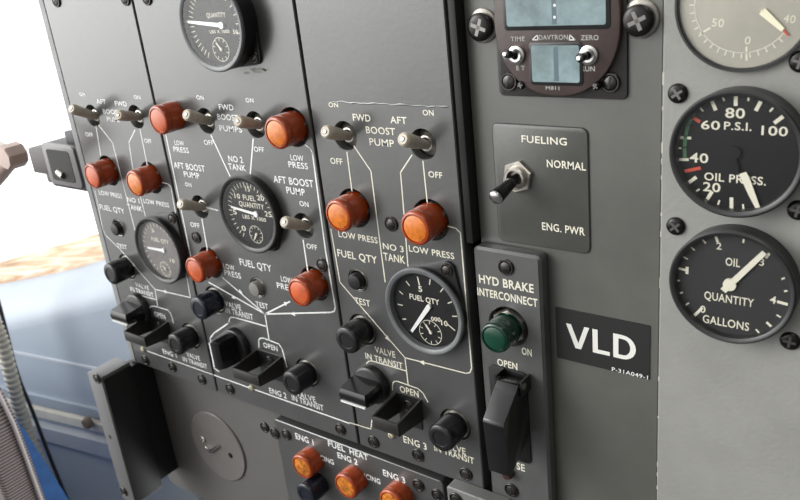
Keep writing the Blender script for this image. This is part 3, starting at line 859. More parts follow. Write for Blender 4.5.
def gauge(label, px, py, hp, H, R, face=FACE, ring=RING, lug=None, name='fuel_gauge', glass=True, ringw=3.5, barrel=BLACK, dial_depth=4.0):
    """round instrument standing H mm off the panel at hp; returns root, origin and dial plane height"""
    u, v = pp(px, py, hp + H)
    o = thing(name, label, 'gauge', u, v, hp)
    org = (u, v, hp)
    if lug:
        q = pp(*lug, hp + 3); q = Vector((q[0] - u, q[1] - v))
        pts_ = hull2(circle(0, 0, R - .6, 56) + circle(q.x, q.y, 5.2, 20))
        bm = bmesh.new(); prism(bm, pts_, 0, 2.0, .5); link_mesh('flange', bm, BLACK, o)
        s_ = bpy.data.objects.new('screw', SCREW_SMALL); COL.objects.link(s_); s_.parent = o
        s_.location = V(q.x, q.y, 2.0); s_.scale = (.85, .85, .85)
    bm = bmesh.new(); lathe(bm, [(0, 0), (R - .4, 0), (R - .4, H - 2.2), (R - ringw, H - 2.2), (R - ringw, H - dial_depth - .6), (0, H - dial_depth - .6)], 64); link_mesh('barrel', bm, barrel, o)
    bm = bmesh.new()
    lathe(bm, [(R - .3, H - 2.6), (R, H - 2.0), (R, H - .8), (R - .8, H), (R - ringw + 1.2, H), (R - ringw, H - .9), (R - ringw - .4, H - dial_depth - .2)], 72)
    link_mesh('bezel', bm, ring, o)
    bm = bmesh.new(); lathe(bm, [(0, H - dial_depth), (R - ringw - .2, H - dial_depth)], 64); link_mesh('dial', bm, face, o)
    if glass:
        bm = bmesh.new(); lathe(bm, [(0, H - 1.0), (R - ringw, H - 1.0), (R - ringw, H - 1.6), (0, H - 1.6)], 64); link_mesh('glass', bm, GLASS, o)
    return o, org, hp + H - dial_depth

def marks(parent, org, h, segs, m=TICKS, name='scale_marks', width=.7):
    bm = bmesh.new()
    for s in segs:
        w_ = s[4] if len(s) > 4 else width
        a, b = Vector(pp(s[0], s[1], h)), Vector(pp(s[2], s[3], h))
        poly2(bm, [a, b], org, h, w_, .08)
    return link_flat(name, bm, m, parent)

def radial(parent, org, h, angs, r0, r1, m=TICKS, width=.55, c=(0, 0), name='scale_marks', extra=None):
    """ticks at clock angles in degrees about a centre local to the gauge"""
    bm = bmesh.new()
    for a in angs:
        s, k = math.sin(math.radians(a)), math.cos(math.radians(a))
        ctr = Vector((org[0] + c[0], org[1] + c[1]))
        q0, q1 = ctr + Vector((s, k)) * r0, ctr + Vector((s, k)) * r1
        poly2(bm, [q0, q1], org, h, width, .08)
    if extra: extra(bm)
    return link_flat(name, bm, m, parent)

def arc(bm, org, h, c, r, a0, a1, width, n=32, lift=.08):
    ctr = Vector((org[0] + c[0], org[1] + c[1]))
    pts = [ctr + Vector((math.sin(math.radians(a0 + (a1 - a0) * i / n)), math.cos(math.radians(a0 + (a1 - a0) * i / n)))) * r for i in range(n + 1)]
    poly2(bm, pts, org, h, width, lift)

def numerals(parent, org, h, texts, m=TICKS, weight=.012, name='dial_lettering'):
    bm = bmesh.new()
    for s in texts: add_text(bm, s, org, h, weight)
    return link_flat(name, bm, m, parent)

def pointer(parent, org, h, hub, tip, w0, w1, m, tail=0, hubr=2.0, name='pointer'):
    a, b = Vector(pp(*hub, h + 1)), Vector(pp(*tip, h + 1))
    d = (b - a).normalized(); k = Vector((-d.y, d.x))
    a2 = a - d * tail
    pts = [a2 - k * w0, b - k * w1, b + k * w1, a2 + k * w0]
    bm = bmesh.new()
    prism(bm, [(q.x - org[0], q.y - org[1]) for q in pts], h + .7 - org[2], h + 1.1 - org[2])
    lathe(bm, [(hubr, h - org[2]), (hubr, h + 1.3 - org[2]), (0, h + 1.5 - org[2])], 20, (a.x - org[0], a.y - org[1]))
    return link_mesh(name, bm, m, parent, smooth=30)

def subdial(parent, org, h, px, py, r, tip, m=TICKS):
    u, v = pp(px, py, h); c = (u - org[0], v - org[1])
    bm = bmesh.new(); arc(bm, org, h, c, r, 0, 360, .45)
    for i in range(10):
        a = math.radians(36 * i); s, k = math.sin(a), math.cos(a)
        q = Vector((u, v))
        poly2(bm, [q + Vector((s, k)) * r * .72, q + Vector((s, k)) * r], org, h, .5, .08)
    link_flat('small_scale', bm, m, parent)
    pointer(parent, org, h - .2, (px, py), tip, .7, .5, m, 1.2, 1.0, 'small_pointer')

# middle fuel gauge (NO 2 tank)
g, og, hd = gauge('round fuel gauge in the centre of the middle panel, below NO 2 TANK', 246.7, 215.5, 0, 7.5, 28.6, FACE, RING_DARK, (271, 245))
numerals(g, og, hd, [('FUEL', 243.5, 199.7, 256, 201.3, 5), ('QUANTITY', 239.5, 205.7, 264.5, 209.8, 5), ('15', 245.8, 191, 250.3, 191.6, 5), ('10', 235, 198, 240.5, 198.6, 4.8),
                     ('20', 257.5, 200, 264.5, 201, 5), ('25', 265.3, 216, 272, 217.3, 5.2), ('5', 233.6, 214, 237.2, 214.5, 5), ('0', 242.3, 230.5, 246.3, 231, 5),
                     ('LBS X 1000', 243, 217.5, 266.5, 222.3, 3.6)])
radial(g, og, hd, [-146 + i * 9.4 for i in range(26)], 19.6, 22.8)
pointer(g, og, hd, (255.5, 214.3), (231, 206.8), 1.1, .7, WHITE, 2, 2.2)
subdial(g, og, hd, 256.2, 234.5, 6.5, (254.5, 239))
# NO 3 tank gauge
g, og, hd = gauge('ringed black fuel gauge on the NO 3 panel, pointer to lower left', 422.3, 312.8, 0, 6.5, 29.2, FACE, RING, (446, 270.5), dial_depth=4.2)
numerals(g, og, hd, [('5', 418.7, 291.3, 422.5, 292, 5.5), ('FUEL QTY', 410, 299.3, 439.5, 304.3, 5.2), ('10', 441.5, 325, 448, 326.2, 5), ('000', 431.5, 320.5, 441, 321.8, 4)], weight=.02)
O4 = lambda x, y: (300 + x / 4, 250 + y / 4)
tk = [(470, 108, 478, 140, .9), (425, 125, 438, 142), (398, 165, 411, 176), (392, 217, 410, 221), (411, 276, 424, 276), (521, 118, 518, 138), (574, 152, 562, 167), (607, 207, 592, 213), (628, 265, 610, 265), (592, 298, 620, 322)]
marks(g, og, hd, [(*O4(a, b), *O4(c, d), *(rest)) for a, b, c, d, *rest in tk])
pointer(g, og, hd, (428.5, 307), (411.5, 331.5), 1.6, .9, WHITE, 0, 1.6)
subdial(g, og, hd, 430.5, 332.5, 8.4, (425.5, 324.5))
# NO 1 tank gauge
g, og, hd = gauge('leftmost round fuel gauge with glare painted on its dial, beside the window edge', 157.0, 251.5, 0, 7.5, 28.6, mat('glare_tinted_dial', (.16, .145, .14), .45, mottle=.3, mscale=60), RING_DARK, (171, 219))  # glare on the glass painted as a lighter, pinkish dial
numerals(g, og, hd, [('FUEL QTY', 152, 240.8, 169, 243.8, 3.6), ('5', 152, 232, 154.5, 232.5, 3.6), ('10', 170.5, 262, 175, 263, 3.6)])
radial(g, og, hd, [-150 + i * 12 for i in range(20)], 19.8, 22.8)
pointer(g, og, hd, (163, 250.6), (147.5, 247.6), 1.3, .8, WHITE, 1.5, 2)
subdial(g, og, hd, 165.5, 269, 6.4, (163, 266))
# top gauge of the middle panel
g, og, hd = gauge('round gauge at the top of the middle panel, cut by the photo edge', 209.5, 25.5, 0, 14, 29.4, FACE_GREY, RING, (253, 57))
numerals(g, og, hd, [('QUANTITY', 207, 16.8, 226, 17.8, 4.8), ('50', 233.2, 33.8, 238.2, 34.6, 4.6), ('LBS X 1000', 210, 32.2, 230, 34, 3.4)])
radial(g, og, hd, [-150 + i * 8.2 for i in range(14)] + [-30, -15, 0, 15, 30, 45, 60, 75, 90, 105], 20, 24)
pointer(g, og, hd, (221, 25.4), (186, 21.6), 1.4, .8, WHITE, 1.5, 2.2)
subdial(g, og, hd, 221, 49.5, 7.5, (216, 43))

# three gauges on the light panel
g, og, hd = gauge('gauge with glare painted on its pale face, cut by the top right of the photo', 742.5, 4, H_R, 3.0, 28.2, FACE_GLARE, RING_DARK, name='temperature_gauge', ringw=1.0, dial_depth=2.4)
numerals(g, og, hd, [('50', 711.5, 26.2, 723.5, 27.2, 8), ('0', 744.3, 44, 750, 44.6, 8), ('40', 783, 22, 794.5, 23.5, 8)], weight=.0)
radial(g, og, hd, [-90 - i * 9 for i in range(17)], 20.5, 22.6, width=.5, extra=lambda bm: arc(bm, og, hd, (0, 0), 20.4, -84, -236, .4))
marks(g, og, hd, [(700, 34, 710, 28, .8), (746.5, 47, 746.5, 60, .8), (782, 30, 788, 36, .8)])
pointer(g, og, hd, (762, 11), (783, 30), 1.6, .9, mat('pale_pointer', (.85, .82, .6), .5), 0, .4)
marks(g, og, hd + .8, [(783, 30, 788, 35.5, .9)], RED, 'pointer_tip')

g, og, hd = gauge('black oil pressure gauge, middle of the three on the light panel', 734, 156, H_R, 11, 28.8, FACE, RING_DARK, name='oil_pressure_gauge', ringw=2.8)
numerals(g, og, hd, [('80', 725.2, 117.2, 744.8, 118.6, 10), ('60', 701, 129, 720, 129.6, 8.8), ('P.S.I.', 724, 128.8, 751.5, 131.3, 8), ('100', 761.3, 134.3, 787.6, 136.6, 9.4),
                     ('40', 689.5, 161.8, 708.2, 163, 9.5), ('OIL PRESS.', 704.3, 179.2, 765.8, 186, 8), ('20', 703, 190.8, 720.3, 192, 9)], weight=.014)
ZA = lambda x, y: (600 + x / 4, y / 4)
ZB = lambda x, y: (600 + x / 4, 125 + y / 4)
tk = [ZA(543, 378) + ZA(543, 420) + (1.6,), ZA(445, 398) + ZA(462, 438) + (1.6,), ZA(490, 388) + ZA(497, 402), ZA(595, 388) + ZA(593, 402), ZA(645, 403) + ZA(625, 440) + (1.6,),
      ZA(692, 432) + ZA(680, 445), ZA(732, 466) + ZA(700, 490) + (1.6,), ZA(400, 430) + ZA(412, 444), ZB(315, 138) + ZB(352, 138) + (1.3,), ZB(322, 50) + ZB(362, 52) + (1.3,), ZB(308, 92) + ZB(325, 93),
      ZB(355, 230) + ZB(383, 210) + (1.6,), ZB(385, 265) + ZB(397, 257), ZB(427, 300) + ZB(447, 268) + (1.6,), ZB(472, 318) + ZB(478, 302), ZB(526, 335) + ZB(526, 293) + (1.6,), ZB(574, 338) + ZB(572, 318)]
marks(g, og, hd, tk, width=.8)
bm = bmesh.new()
poly2(bm, [Vector(pp(*ZB(*q), hd)) for q in ((375, -45), (352, 0), (342, 45), (338, 90), (340, 130))], og, hd, 1.6)
link_flat('green_band', bm, GREENM, g)
bm = bmesh.new()
poly2(bm, [Vector(pp(*ZB(*q), hd)) for q in ((342, 184), (400, 172))], og, hd, 1.5)
poly2(bm, [Vector(pp(*ZA(*q), hd)) for q in ((358, 462), (398, 486))], og, hd, 1.5)
link_flat('red_band', bm, RED, g)
pa = [Vector(pp(*ZB(*q), hd + 1)) for q in ((556, 196), (585, 188), (600, 215), (640, 328), (622, 332), (592, 275))]
bm = bmesh.new(); prism(bm, [(q.x - og[0], q.y - og[1]) for q in pa], hd + .7 - og[2], hd + 1.2 - og[2]); link_mesh('pointer', bm, TICKS, g, smooth=0)
q0 = pp(735, 152, hd)
bm = bmesh.new(); lathe(bm, [(2.8, hd - og[2]), (2.8, hd + 1.4 - og[2]), (0, hd + 1.6 - og[2])], 24, (q0[0] - og[0], q0[1] - og[1])); 
tube(bm, [(q0[0] - og[0], q0[1] - og[1], hd + .6 - og[2]), (pa[0].x - og[0], pa[0].y - og[1], hd + .6 - og[2])], .8, 8)
link_mesh('pointer_hub', bm, FACE, g)

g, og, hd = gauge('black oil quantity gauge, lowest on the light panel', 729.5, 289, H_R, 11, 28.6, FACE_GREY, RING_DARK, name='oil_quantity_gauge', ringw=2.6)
numerals(g, og, hd, [('OIL', 725.5, 265.2, 740, 267, 8), ('QUANTITY', 704.3, 297.5, 753.6, 308.3, 8), ('GALLONS', 702.8, 321, 748.8, 332, 8), ('2', 716.5, 249, 721.5, 249.6, 7),
                     ('1', 685.5, 273.5, 688.5, 274, 7), ('0', 700, 312, 705.5, 313, 7), ('3', 759, 265, 764, 266, 7.5), ('4', 769.5, 302.5, 775.5, 304, 7.5)], weight=.012)
ZC = lambda x, y: (600 + x / 4, 250 + y / 4)
tk = [ZC(312, 72) + ZC(342, 80) + (1.2,), ZC(375, 265) + ZC(408, 232) + (1.4,), ZC(712, 207) + ZC(748, 217) + (1.4,), ZC(340, 222) + ZC(355, 212), ZC(315, 173) + ZC(330, 170), ZC(302, 122) + ZC(318, 122),
      ZC(335, 28) + ZC(350, 36), ZB(366, 490) + ZB(378, 500), ZB(412, 460) + ZB(422, 472), ZB(462, 442) + ZB(470, 466) + (1.2,), ZB(575, 458) + ZB(573, 470), ZC(737, 112) + ZC(728, 116), ZC(748, 163) + ZC(738, 165),
      ZC(722, 268) + ZC(708, 260), ZC(683, 304) + ZC(668, 290) + (1.2,), ZC(635, 330) + ZC(625, 318), ZC(676, 15) + ZC(664, 30) + (1.2,)]
marks(g, og, hd, tk, width=.8)
pointer(g, og, hd, (729.5, 285), (764.5, 252.5), 1.5, 1.2, TICKS, 4.5, 3.0)

# ------------------------------------------------------------------ clock
H_CL = H_MID + 1.2
cu, cv = pp(554, 23, H_CL + 4)
CK = thing('panel_clock', 'brown digital clock with two blue displays and two small toggles', 'clock', cu, cv, H_MID)
OC = (cu, cv, H_MID)
bm = bmesh.new(); prism(bm, rrect(-35, -37, 35, 40, 3), 0, 1.6, .5); link_mesh('mounting_plate', bm, mat('dark_plate', (.035, .032, .03), .4, mottle=.35, mscale=70), CK)
bm = bmesh.new()
se = []
for i in range(72):
    t = 2 * math.pi * i / 72; c_, s_ = math.cos(t), math.sin(t)
    se.append((33.4 * math.copysign(abs(c_) ** (2 / 2.2), c_), 1.5 + 37.0 * math.copysign(abs(s_) ** (2 / 2.2), s_)))
prism(bm, se, 1.0, 5.2, 1.0); link_mesh('bezel', bm, BROWN, CK)
HF = H_MID + 5.2
def win(x0, y0, x1, y1, rim, nm, segs):
    a, b = pp(x0, y1, HF), pp(x1, y0, HF)
    A = (a[0] - cu, a[1] - cv, b[0] - cu, b[1] - cv)
    bm = bmesh.new(); prism(bm, rrect(A[0] - rim, A[1] - rim, A[2] + rim, A[3] + rim, 2.2), 4.6, 5.7, .3); f = link_mesh('display_frame', bm, BLACK, CK)
    bm = bmesh.new(); prism(bm, rrect(A[0], A[1], A[2], A[3], 1.2), 5.3, 5.85); d = link_mesh(nm, bm, LCD, f)
    bm = bmesh.new()
    w_ = A[2] - A[0]
    for t in segs:
        x = A[0] + w_ * t
        prism(bm, [(x - 1.2, A[1] + .6), (x + 1.2, A[1] + .6), (x + 1.2, A[3] - .6), (x - 1.2, A[3] - .6)], 5.8, 5.9)
    link_mesh('unlit_segments', bm, LCD_BAR, f, smooth=0)
    return A
A = win(507.5, -16, 606, 26.5, 2.0, 'display', (.5,))
bm = bmesh.new()
for y in (5, 17):
    q = pp(555.3, y, HF); prism(bm, circle(q[0] - cu, q[1] - cv, .7, 14), 5.9, 6.0)
link_mesh('colon', bm, WHITE, CK, smooth=0)
win(533, 45, 579.5, 81.5, 1.6, 'display', (.52,))
print_on(CK, OC, HF, [('TIME', 511, 41, 524.8, 41, 4.4), ('DAVTRON', 539, 39.6, 568, 39.6, 4.8), ('ZERO', 580.8, 40, 598.8, 40, 5), ('E T', 516.5, 70, 525, 70.2, 4.4),
                      ('RUN', 581, 71, 595, 71.4, 5), ('M811', 546, 89.6, 559.5, 89.9, 3.6)], m=mat('faded_white', (.42, .41, .38), .6), weight=.014)
bm = bmesh.new()
for tri in (((532.3, 39.8), (538, 39.8), (537.3, 35)), ((569.3, 39.8), (575, 39.8), (570, 35))):
    poly2(bm, [Vector(pp(*q, HF)) for q in tri], OC, HF, .45, .1, True)
link_flat('maker_mark', bm, WHITE, CK)
for x, y, tx, ty, lb in ((515.5, 55.5, 505.5, 54, 0), (588, 55.5, 579.5, 58, 1)):
    a = pp(x, y, HF + 1.5); b = pp(tx, ty, HF + 8)
    bm = bmesh.new(); lathe(bm, [(4.6, 5.2), (4.6, 6.4), (3.4, 6.9), (3.2, 7.6), (2.0, 7.6), (1.8, 6)], 24, (a[0] - cu, a[1] - cv)); n_ = link_mesh('switch_nut', bm, SILVER, CK)
    bm = bmesh.new(); tube(bm, [(a[0] - cu, a[1] - cv, 5.4), (b[0] - cu, b[1] - cv, 13)], [1.5, 2.3], 16)
    tube(bm, [(b[0] - cu, b[1] - cv, 13), (b[0] - cu - .25, b[1] - cv + .1, 13.7)], [2.3, 1.3], 16); link_mesh('switch_lever', bm, GLOSS, CK)
    bm = bmesh.new(); tube(bm, [(b[0] - cu, b[1] - cv, 13.5), (b[0] - cu - .2, b[1] - cv + .1, 14.3)], [1.5, .9], 12); link_mesh('lever_tip', bm, SILVER, CK)
for x, y, me_ in ((508, 82, SCREW_SMALL), (520.5, 85.5, SCREW_TINY), (595.5, 86.5, SCREW_TINY), (609.5, 83, SCREW_SMALL)):
    screw(CK, OC, x, y, H_MID + 1.6 if me_ is SCREW_SMALL else H_MID + 4.4, me_)

# ------------------------------------------------------------------ fuelling switch plate
a, b = pp(499, 236, H_MID + .8), pp(587.3, 129, H_MID + .8)
fu, fv = a
FP = thing('switch_plate', 'dark square plate lettered FUELING with a black toggle', 'switch plate', fu, fv, H_MID)
OF = (fu, fv, H_MID)
top_v = pp(540, 125.5, H_MID)[1]
bm = bmesh.new(); prism(bm, rrect(0, -2.5, b[0] - a[0], top_v - fv, 3.5), 0, 1.0, .4); link_mesh('plate', bm, PAINT_PLATE, FP)
bm = bmesh.new(); poly2(bm, [Vector((q[0] + fu, q[1] + fv)) for q in rrect(.2, -2.3, b[0] - a[0] - .2, top_v - fv - .2, 3.4)], OF, H_MID + .55, .9, .1, True)
link_flat('shadow_outline', bm, mat('shadow_black', (.02, .02, .02), .6), FP)  # darker edge and its shadow line painted as one black outline
print_on(FP, OF, H_MID + 1.0, [('FUELING', 521.7, 141.8, 567, 145.6, 7.2), ('NORMAL', 547, 167, 586, 170.3, 7.6), ('ENG. PWR', 542.3, 230, 585, 235, 7.6)], m=CREAM, weight=.014)
nu, nv = pp(516.5, 177.5, H_MID + 3.2)
tu, tv = pp(494.3, 199, H_MID + 22)
sw = (nu - fu, nv - fv)
bm = bmesh.new(); lathe(bm, [(5, .9), (9.2, .9), (9.2, 3.0), (8.6, 3.5), (5, 3.5)], sides=6, c=sw, rot=.32); nut = link_mesh('hex_nut', bm, STEEL, FP, smooth=30)
bm = bmesh.new(); lathe(bm, [(6.3, 1), (6.3, 5.6), (5.7, 6.2), (4.6, 6.2), (4.3, 5.6), (4.1, 2.4), (0, 2.2)], 32, sw); link_mesh('threaded_collar', bm, STEEL, FP)
base = (sw[0], sw[1], 2.5); tip = (tu - fu, tv - fv, 22)
bm = bmesh.new(); tube(bm, [along(base, tip, t) for t in (0, .25, .8, .92)], [2.2, 3.0, 4.1, 4.2], 24); link_mesh('lever', bm, GLOSS, FP)
bm = bmesh.new(); tube(bm, [along(base, tip, t) for t in (.92, .97, 1.0, 1.02)], [4.15, 3.9, 2.9, 1.2], 24); link_mesh('lever_tip', bm, SILVER, FP)

# name placard
a, b = pp(557, 357.5, H_MID + .5), pp(650, 326, H_MID + .5)
PL = thing('name_placard', 'black placard with bold white letters VLD', 'placard', a[0], a[1], H_MID)
bm = bmesh.new(); prism(bm, rrect(0, 0, b[0] - a[0], b[1] - a[1], .5, 2), 0, .5); link_mesh('plate', bm, mat('placard_black', (.010, .010, .010), .65), PL)
OP = (a[0], a[1], H_MID)
PW = mat('placard_white', (.8, .79, .74), .6)
def placard_letter(pts, hole=None):
    bm = bmesh.new()
    loops = [ccw(pts)] + ([ccw(hole)] if hole else [])
    es = []
    for lp in loops:
        vs_ = [bm.verts.new(V(a_, b_, .62)) for a_, b_ in lp]
        es += [bm.edges.new((vs_[i], vs_[(i + 1) % len(vs_)])) for i in range(len(vs_))]
    bmesh.ops.triangle_fill(bm, edges=es, use_beauty=True)
    link_flat('lettering', bm, PW, PL)
qa, qb = pp(566, 323, H_MID + .5), pp(636, 362, H_MID + .5)
x0, y1 = qa[0] - OP[0], qa[1] - OP[1]; x1, y0 = qb[0] - OP[0], qb[1] - OP[1]
HV_, WV_ = y1 - y0, x1 - x0
X = lambda t: x0 + WV_ * t
Y = lambda t: y0 + HV_ * t
placard_letter([(X(0), Y(1)), (X(.075), Y(1)), (X(.178), Y(.24)), (X(.272), Y(1)), (X(.345), Y(1)), (X(.218), Y(0)), (X(.132), Y(0))])
placard_letter([(X(.39), Y(0)), (X(.635), Y(0)), (X(.635), Y(.165)), (X(.465), Y(.165)), (X(.465), Y(1)), (X(.39), Y(1))])
def dshape(l_, r_, b_, t_, k=10):
    m_ = l_ + (r_ - l_) * .42
    return [(X(l_), Y(b_))] + [(X(m_ + (r_ - m_) * math.sin(math.pi * i / k)), Y((b_ + t_) / 2 - (t_ - b_) / 2 * math.cos(math.pi * i / k))) for i in range(k + 1)] + [(X(l_), Y(t_))]
placard_letter(dshape(.685, 1, 0, 1), dshape(.758, .922, .165, .835))
bm = bmesh.new(); add_text(bm, ('P-31A049-1', 612, 371.5, 648, 378.5, 3.8), OP, H_MID + .5, .01); link_flat('part_number', bm, WHITE, PL)

# ------------------------------------------------------------------ guarded switch on the brake panel
SG = thing('guarded_switch', 'glossy black guard over the OPEN CLOSE switch below the green light', 'switch', *pp(511, 430, 0), 0)
gu, gv = pp(511, 430, 0)
a, b = pp(495.5, 452, 0), pp(527, 373, 0)
bm = bmesh.new(); prism(bm, rrect(a[0] - gu, a[1] - gv, b[0] - gu, b[1] - gv, 3), 0, 1.0, .3); link_mesh('base_plate', bm, mat('guard_base', (.006, .006, .006), .5), SG)
HC = 29
cL, cR = pp(482.5, 416.5, HC), pp(504.5, 427.5, HC)
bot = pp(492, 474, HC)
half = (cR[0] - cL[0]) / 2; um = (cR[0] + cL[0]) / 2 - gu
cr = (cL[1] + cR[1]) / 2 - gv; bt = bot[1] - gv
topv = b[1] - gv - 3
prof = [(topv, 3), (topv + 1, 11), (topv - 3, 15), (cr, HC), (cr - 2, HC + .6), (bt, HC - 2), (bt + 1, HC - 7), (bt + 14, 2), (cr - 6, 1.6)]
bm = bmesh.new()
A = [bm.verts.new(V(um - half, b_, h_)) for b_, h_ in prof]; B = [bm.verts.new(V(um + half, b_, h_)) for b_, h_ in prof]
n = len(prof)
for i in range(n):
    j = (i + 1) % n; bm.faces.new((A[i], A[j], B[j], B[i]))
bm.faces.new(A); bm.faces.new(B)
bmesh.ops.bevel(bm, geom=list(bm.edges), offset=.0007, segments=2, affect='EDGES', profile=.5)
link_mesh('guard_cover', bm, GLOSS, SG)
for s in (-1, 1):
    bm = bmesh.new(); tube(bm, [(um + s * (half + .2), topv - 1, 8), (um + s * (half + 2.2), topv - 1, 8)], 2.2, 16); link_mesh('hinge_pin', bm, STEEL, SG)
    bm = bmesh.new(); prism(bm, [(um + s * (half + .6), topv - 7), (um + s * (half + 2), topv - 7), (um + s * (half + 2), topv + 3), (um + s * (half + .6), topv + 3)], .5, 10.5); link_mesh('hinge_ear', bm, BLACK, SG, smooth=0)
q = pp(525, 431, 2)
bm = bmesh.new(); tube(bm, [(q[0] - gu, q[1] - gv + 3, 1), (q[0] - gu - .3, q[1] - gv - 3, 3.5)], [1.0, 1.3], 12); link_mesh('switch_lever', bm, mat('red_lever', (.35, .03, .025), .4), SG)
q = pp(506.5, 475.5, 4)
bm = bmesh.new(); lathe(bm, [(3.6, 0), (3.6, 3), (2.6, 5), (0, 5.2)], 20, (q[0] - gu, q[1] - gv)); link_mesh('stop_post', bm, mat('stop_rubber', (.05, .02, .015), .4), SG)

# ------------------------------------------------------------------ lower panels
FH, OFH = module('fuel_heat_panel', 'lower grey panel lettered FUEL HEAT with three amber lights', -442, -278.5, -470, -352.5, [], PAINT, 0, 40, .5, 9, r=3)
print_on(FH, OFH, 0, [('ENG 1', 296, 438.3, 314, 445.4, 5.6), ('FUEL', 328.5, 445.8, 345.5, 452.2, 5.4), ('HEAT', 350, 453.7, 368.5, 460.8, 5.6), ('ENG 2', 338, 457.6, 358, 465, 5.4), ('ICING', 319.5, 459.2, 334.2, 464.8, 4.8),
                      ('ICING', 365, 478, 380.8, 484.6, 5), ('ENG 3', 383.5, 475.3, 405.5, 483.6, 6)], m=WHITE, weight=.02)
for x, y in ((264, 428), (285.5, 435.5), (417.5, 486)): screw(FH, OFH, x, y, 0, SCREW_SMALL)
screw(FH, OFH, 274, 434, 0, SCREW_SMALL)
HB = 8
for (x, y), lb in (((304, 467.5), 'amber light under ENG 1 on the fuel heat panel'), ((347.5, 487), 'amber light under ENG 2 on the fuel heat panel'), ((393, 503.5), 'amber light under ENG 3 on the fuel heat panel')):
    lamp(x, y, lb, AMBER_GLINT, h0=0, length=13, group='amber icing lights', r=10.7, spin=random.uniform(0, 3))
cap_light(305, 495, 'dark cap below the ENG 1 amber light on the fuel heat panel')
lq0, lq1 = pp(446, 486, 10), pp(504, 502, 10)
LP, OLP = module('small_light_panel', 'light grey panel corner at the bottom edge beside the fuel heat panel', lq0[0], lq1[0], -470, lq0[1], [], mat('pale_grey_paint', (.17, .17, .163), .45, bump=.3, bscale=300, mottle=.1), 10.0, 0, .8, 9.6, r=2)
screw(FH, OFH, 436.5, 496, 0, SCREW_SMALL)
for x, y in ((455, 500),): screw(LP, OLP, x, y, 10, SCREW_SMALL)

# recessed panel with the round access cover
H_LO = -16
RC, ORC = module('blank_panel', 'plain grey recessed panel under the window-side panels', -645, -445, -503, -340, [], PAINT_LOW, H_LO, 30, 1.0, 4, r=9)
u, v = pp(217, 447, H_LO + 2)
CV = thing('access_cover', 'round grey cover with a small latch on the recessed panel', 'cover', u, v, H_LO)
bm = bmesh.new(); lathe(bm, [(0, 0), (36, 0), (36, 1.0), (35.2, 1.8), (0, 1.8)], 72); link_mesh('disc', bm, mat('cover_grey', (.15, .137, .13), .42, bump=.3, bscale=200, mottle=.12), CV)
def cl(x, y, hh=4): q = pp(150 + x / 4, 375 + y / 4, H_LO + hh); return (q[0] - u, q[1] - v)
bm = bmesh.new()
p0, p1, p2 = cl(218, 290), cl(240, 308), cl(272, 285)
tube(bm, [(*p0, 2), (*p1, 3.2), (*p2, 3.2)], [1.2, 1.9, 1.4], 12); link_mesh('latch_handle', bm, SILVER, CV)
q = cl(205, 262); bm = bmesh.new(); lathe(bm, [(3.6, 1.7), (3.6, 2.6), (2.4, 3.0), (2.2, 2), (0, 2)], 24, q); link_mesh('latch_ring', bm, STEEL, CV)
q = cl(322, 322, 2); bm = bmesh.new(); lathe(bm, [(2.8, 1.7), (2.8, 2.1), (0, 2.2)], 20, q); link_mesh('rivet', bm, SCREW, CV)

# box, its side turned from the window painted black as shade, standing out from the panel's lower window corner
bu0, bu1, bv0, bv1 = -637.5, -615.5, -480, -340.5
BX = thing('side_box', 'upright box with its shaded side painted black and a pale edge, lower corner by the window', 'box', (bu0 + bu1) / 2, bv0, 0)
hw = (bu1 - bu0) / 2
bm = bmesh.new(); box(bm, (-hw, 0, 9), (hw - .8, bv1 - bv0, 40), .8); link_mesh('housing', bm, mat('pale_box_paint', (.15, .15, .152), .42, bump=.2, bscale=200, mottle=.12), BX)
bm = bmesh.new(); box(bm, (hw - .8, 2, 9), (hw + .6, bv1 - bv0 - 3, 39), .3); link_mesh('shaded_side', bm, CAB, BX)
bm = bmesh.new(); box(bm, (-hw + 3, 4, -15.9), (hw - 6, bv1 - bv0 - 8, 9.5)); link_mesh('mounting_foot', bm, CAB, BX, smooth=0)
OBX = ((bu0 + bu1) / 2, bv0, 0)
screw(BX, OBX, 96, 379, 40, SCREW_SMALL); screw(BX, OBX, 123, 492, 40, SCREW_SMALL)
q = pp(110, 437, 40)
bm = bmesh.new(); lathe(bm, [(2.2, 39.5), (2.2, 40.15), (0, 40.15)], 18, (q[0] - OBX[0], q[1] - OBX[1])); link_mesh('screw_hole', bm, DARK, BX)

# ------------------------------------------------------------------ small things on the left
# socket block fixed to the panel's window side
HL = -22
ja, jb = pp(52, 188, HL), pp(80, 142, HL)
JB = thing('socket_block', 'dark grey socket block sticking out from the panel edge into the window', 'socket', *pp(66, 165, HL), HL)
ju, jv = pp(66, 165, HL)
def jl(x, y, hh=HL): q = pp(x, y, hh); return (q[0] - ju, q[1] - jv)
bm = bmesh.new(); a = jl(51.5, 186); b = jl(84, 148)
prism(bm, rrect(a[0], a[1], b[0] + 12, b[1], 7), -22, 0, 2); link_mesh('housing', bm, LAMPG, JB)
bm = bmesh.new(); a2, b2 = jl(53, 183), jl(74, 146)
prism(bm, rrect(a2[0], a2[1], b2[0], b2[1], 5), -1, 2.0, 1); link_mesh('socket_rim', bm, mat('rim_grey', (.24, .23, .235), .4), JB)
bm = bmesh.new(); a3, b3 = jl(56, 179), jl(70, 151)
prism(bm, rrect(a3[0], a3[1], b3[0], b3[1], 3.4), 1.6, 2.4); link_mesh('socket_recess', bm, DARK, JB)
bm = bmesh.new(); tube(bm, [(*jl(61, 171), 2.6), (*jl(66, 175), 2.6)], [3.4, 3.6], 14); link_mesh('contact', bm, STEEL, JB)
bm = bmesh.new(); a4, b4 = jl(31, 178), jl(52, 153)
box(bm, (a4[0], a4[1] + 4, -20), (b4[0] + 3, b4[1], -4), 2)
a5, b5 = jl(43, 184), jl(55, 174); box(bm, (a5[0], a5[1], -18), (b5[0], b5[1], -5), 1.5)
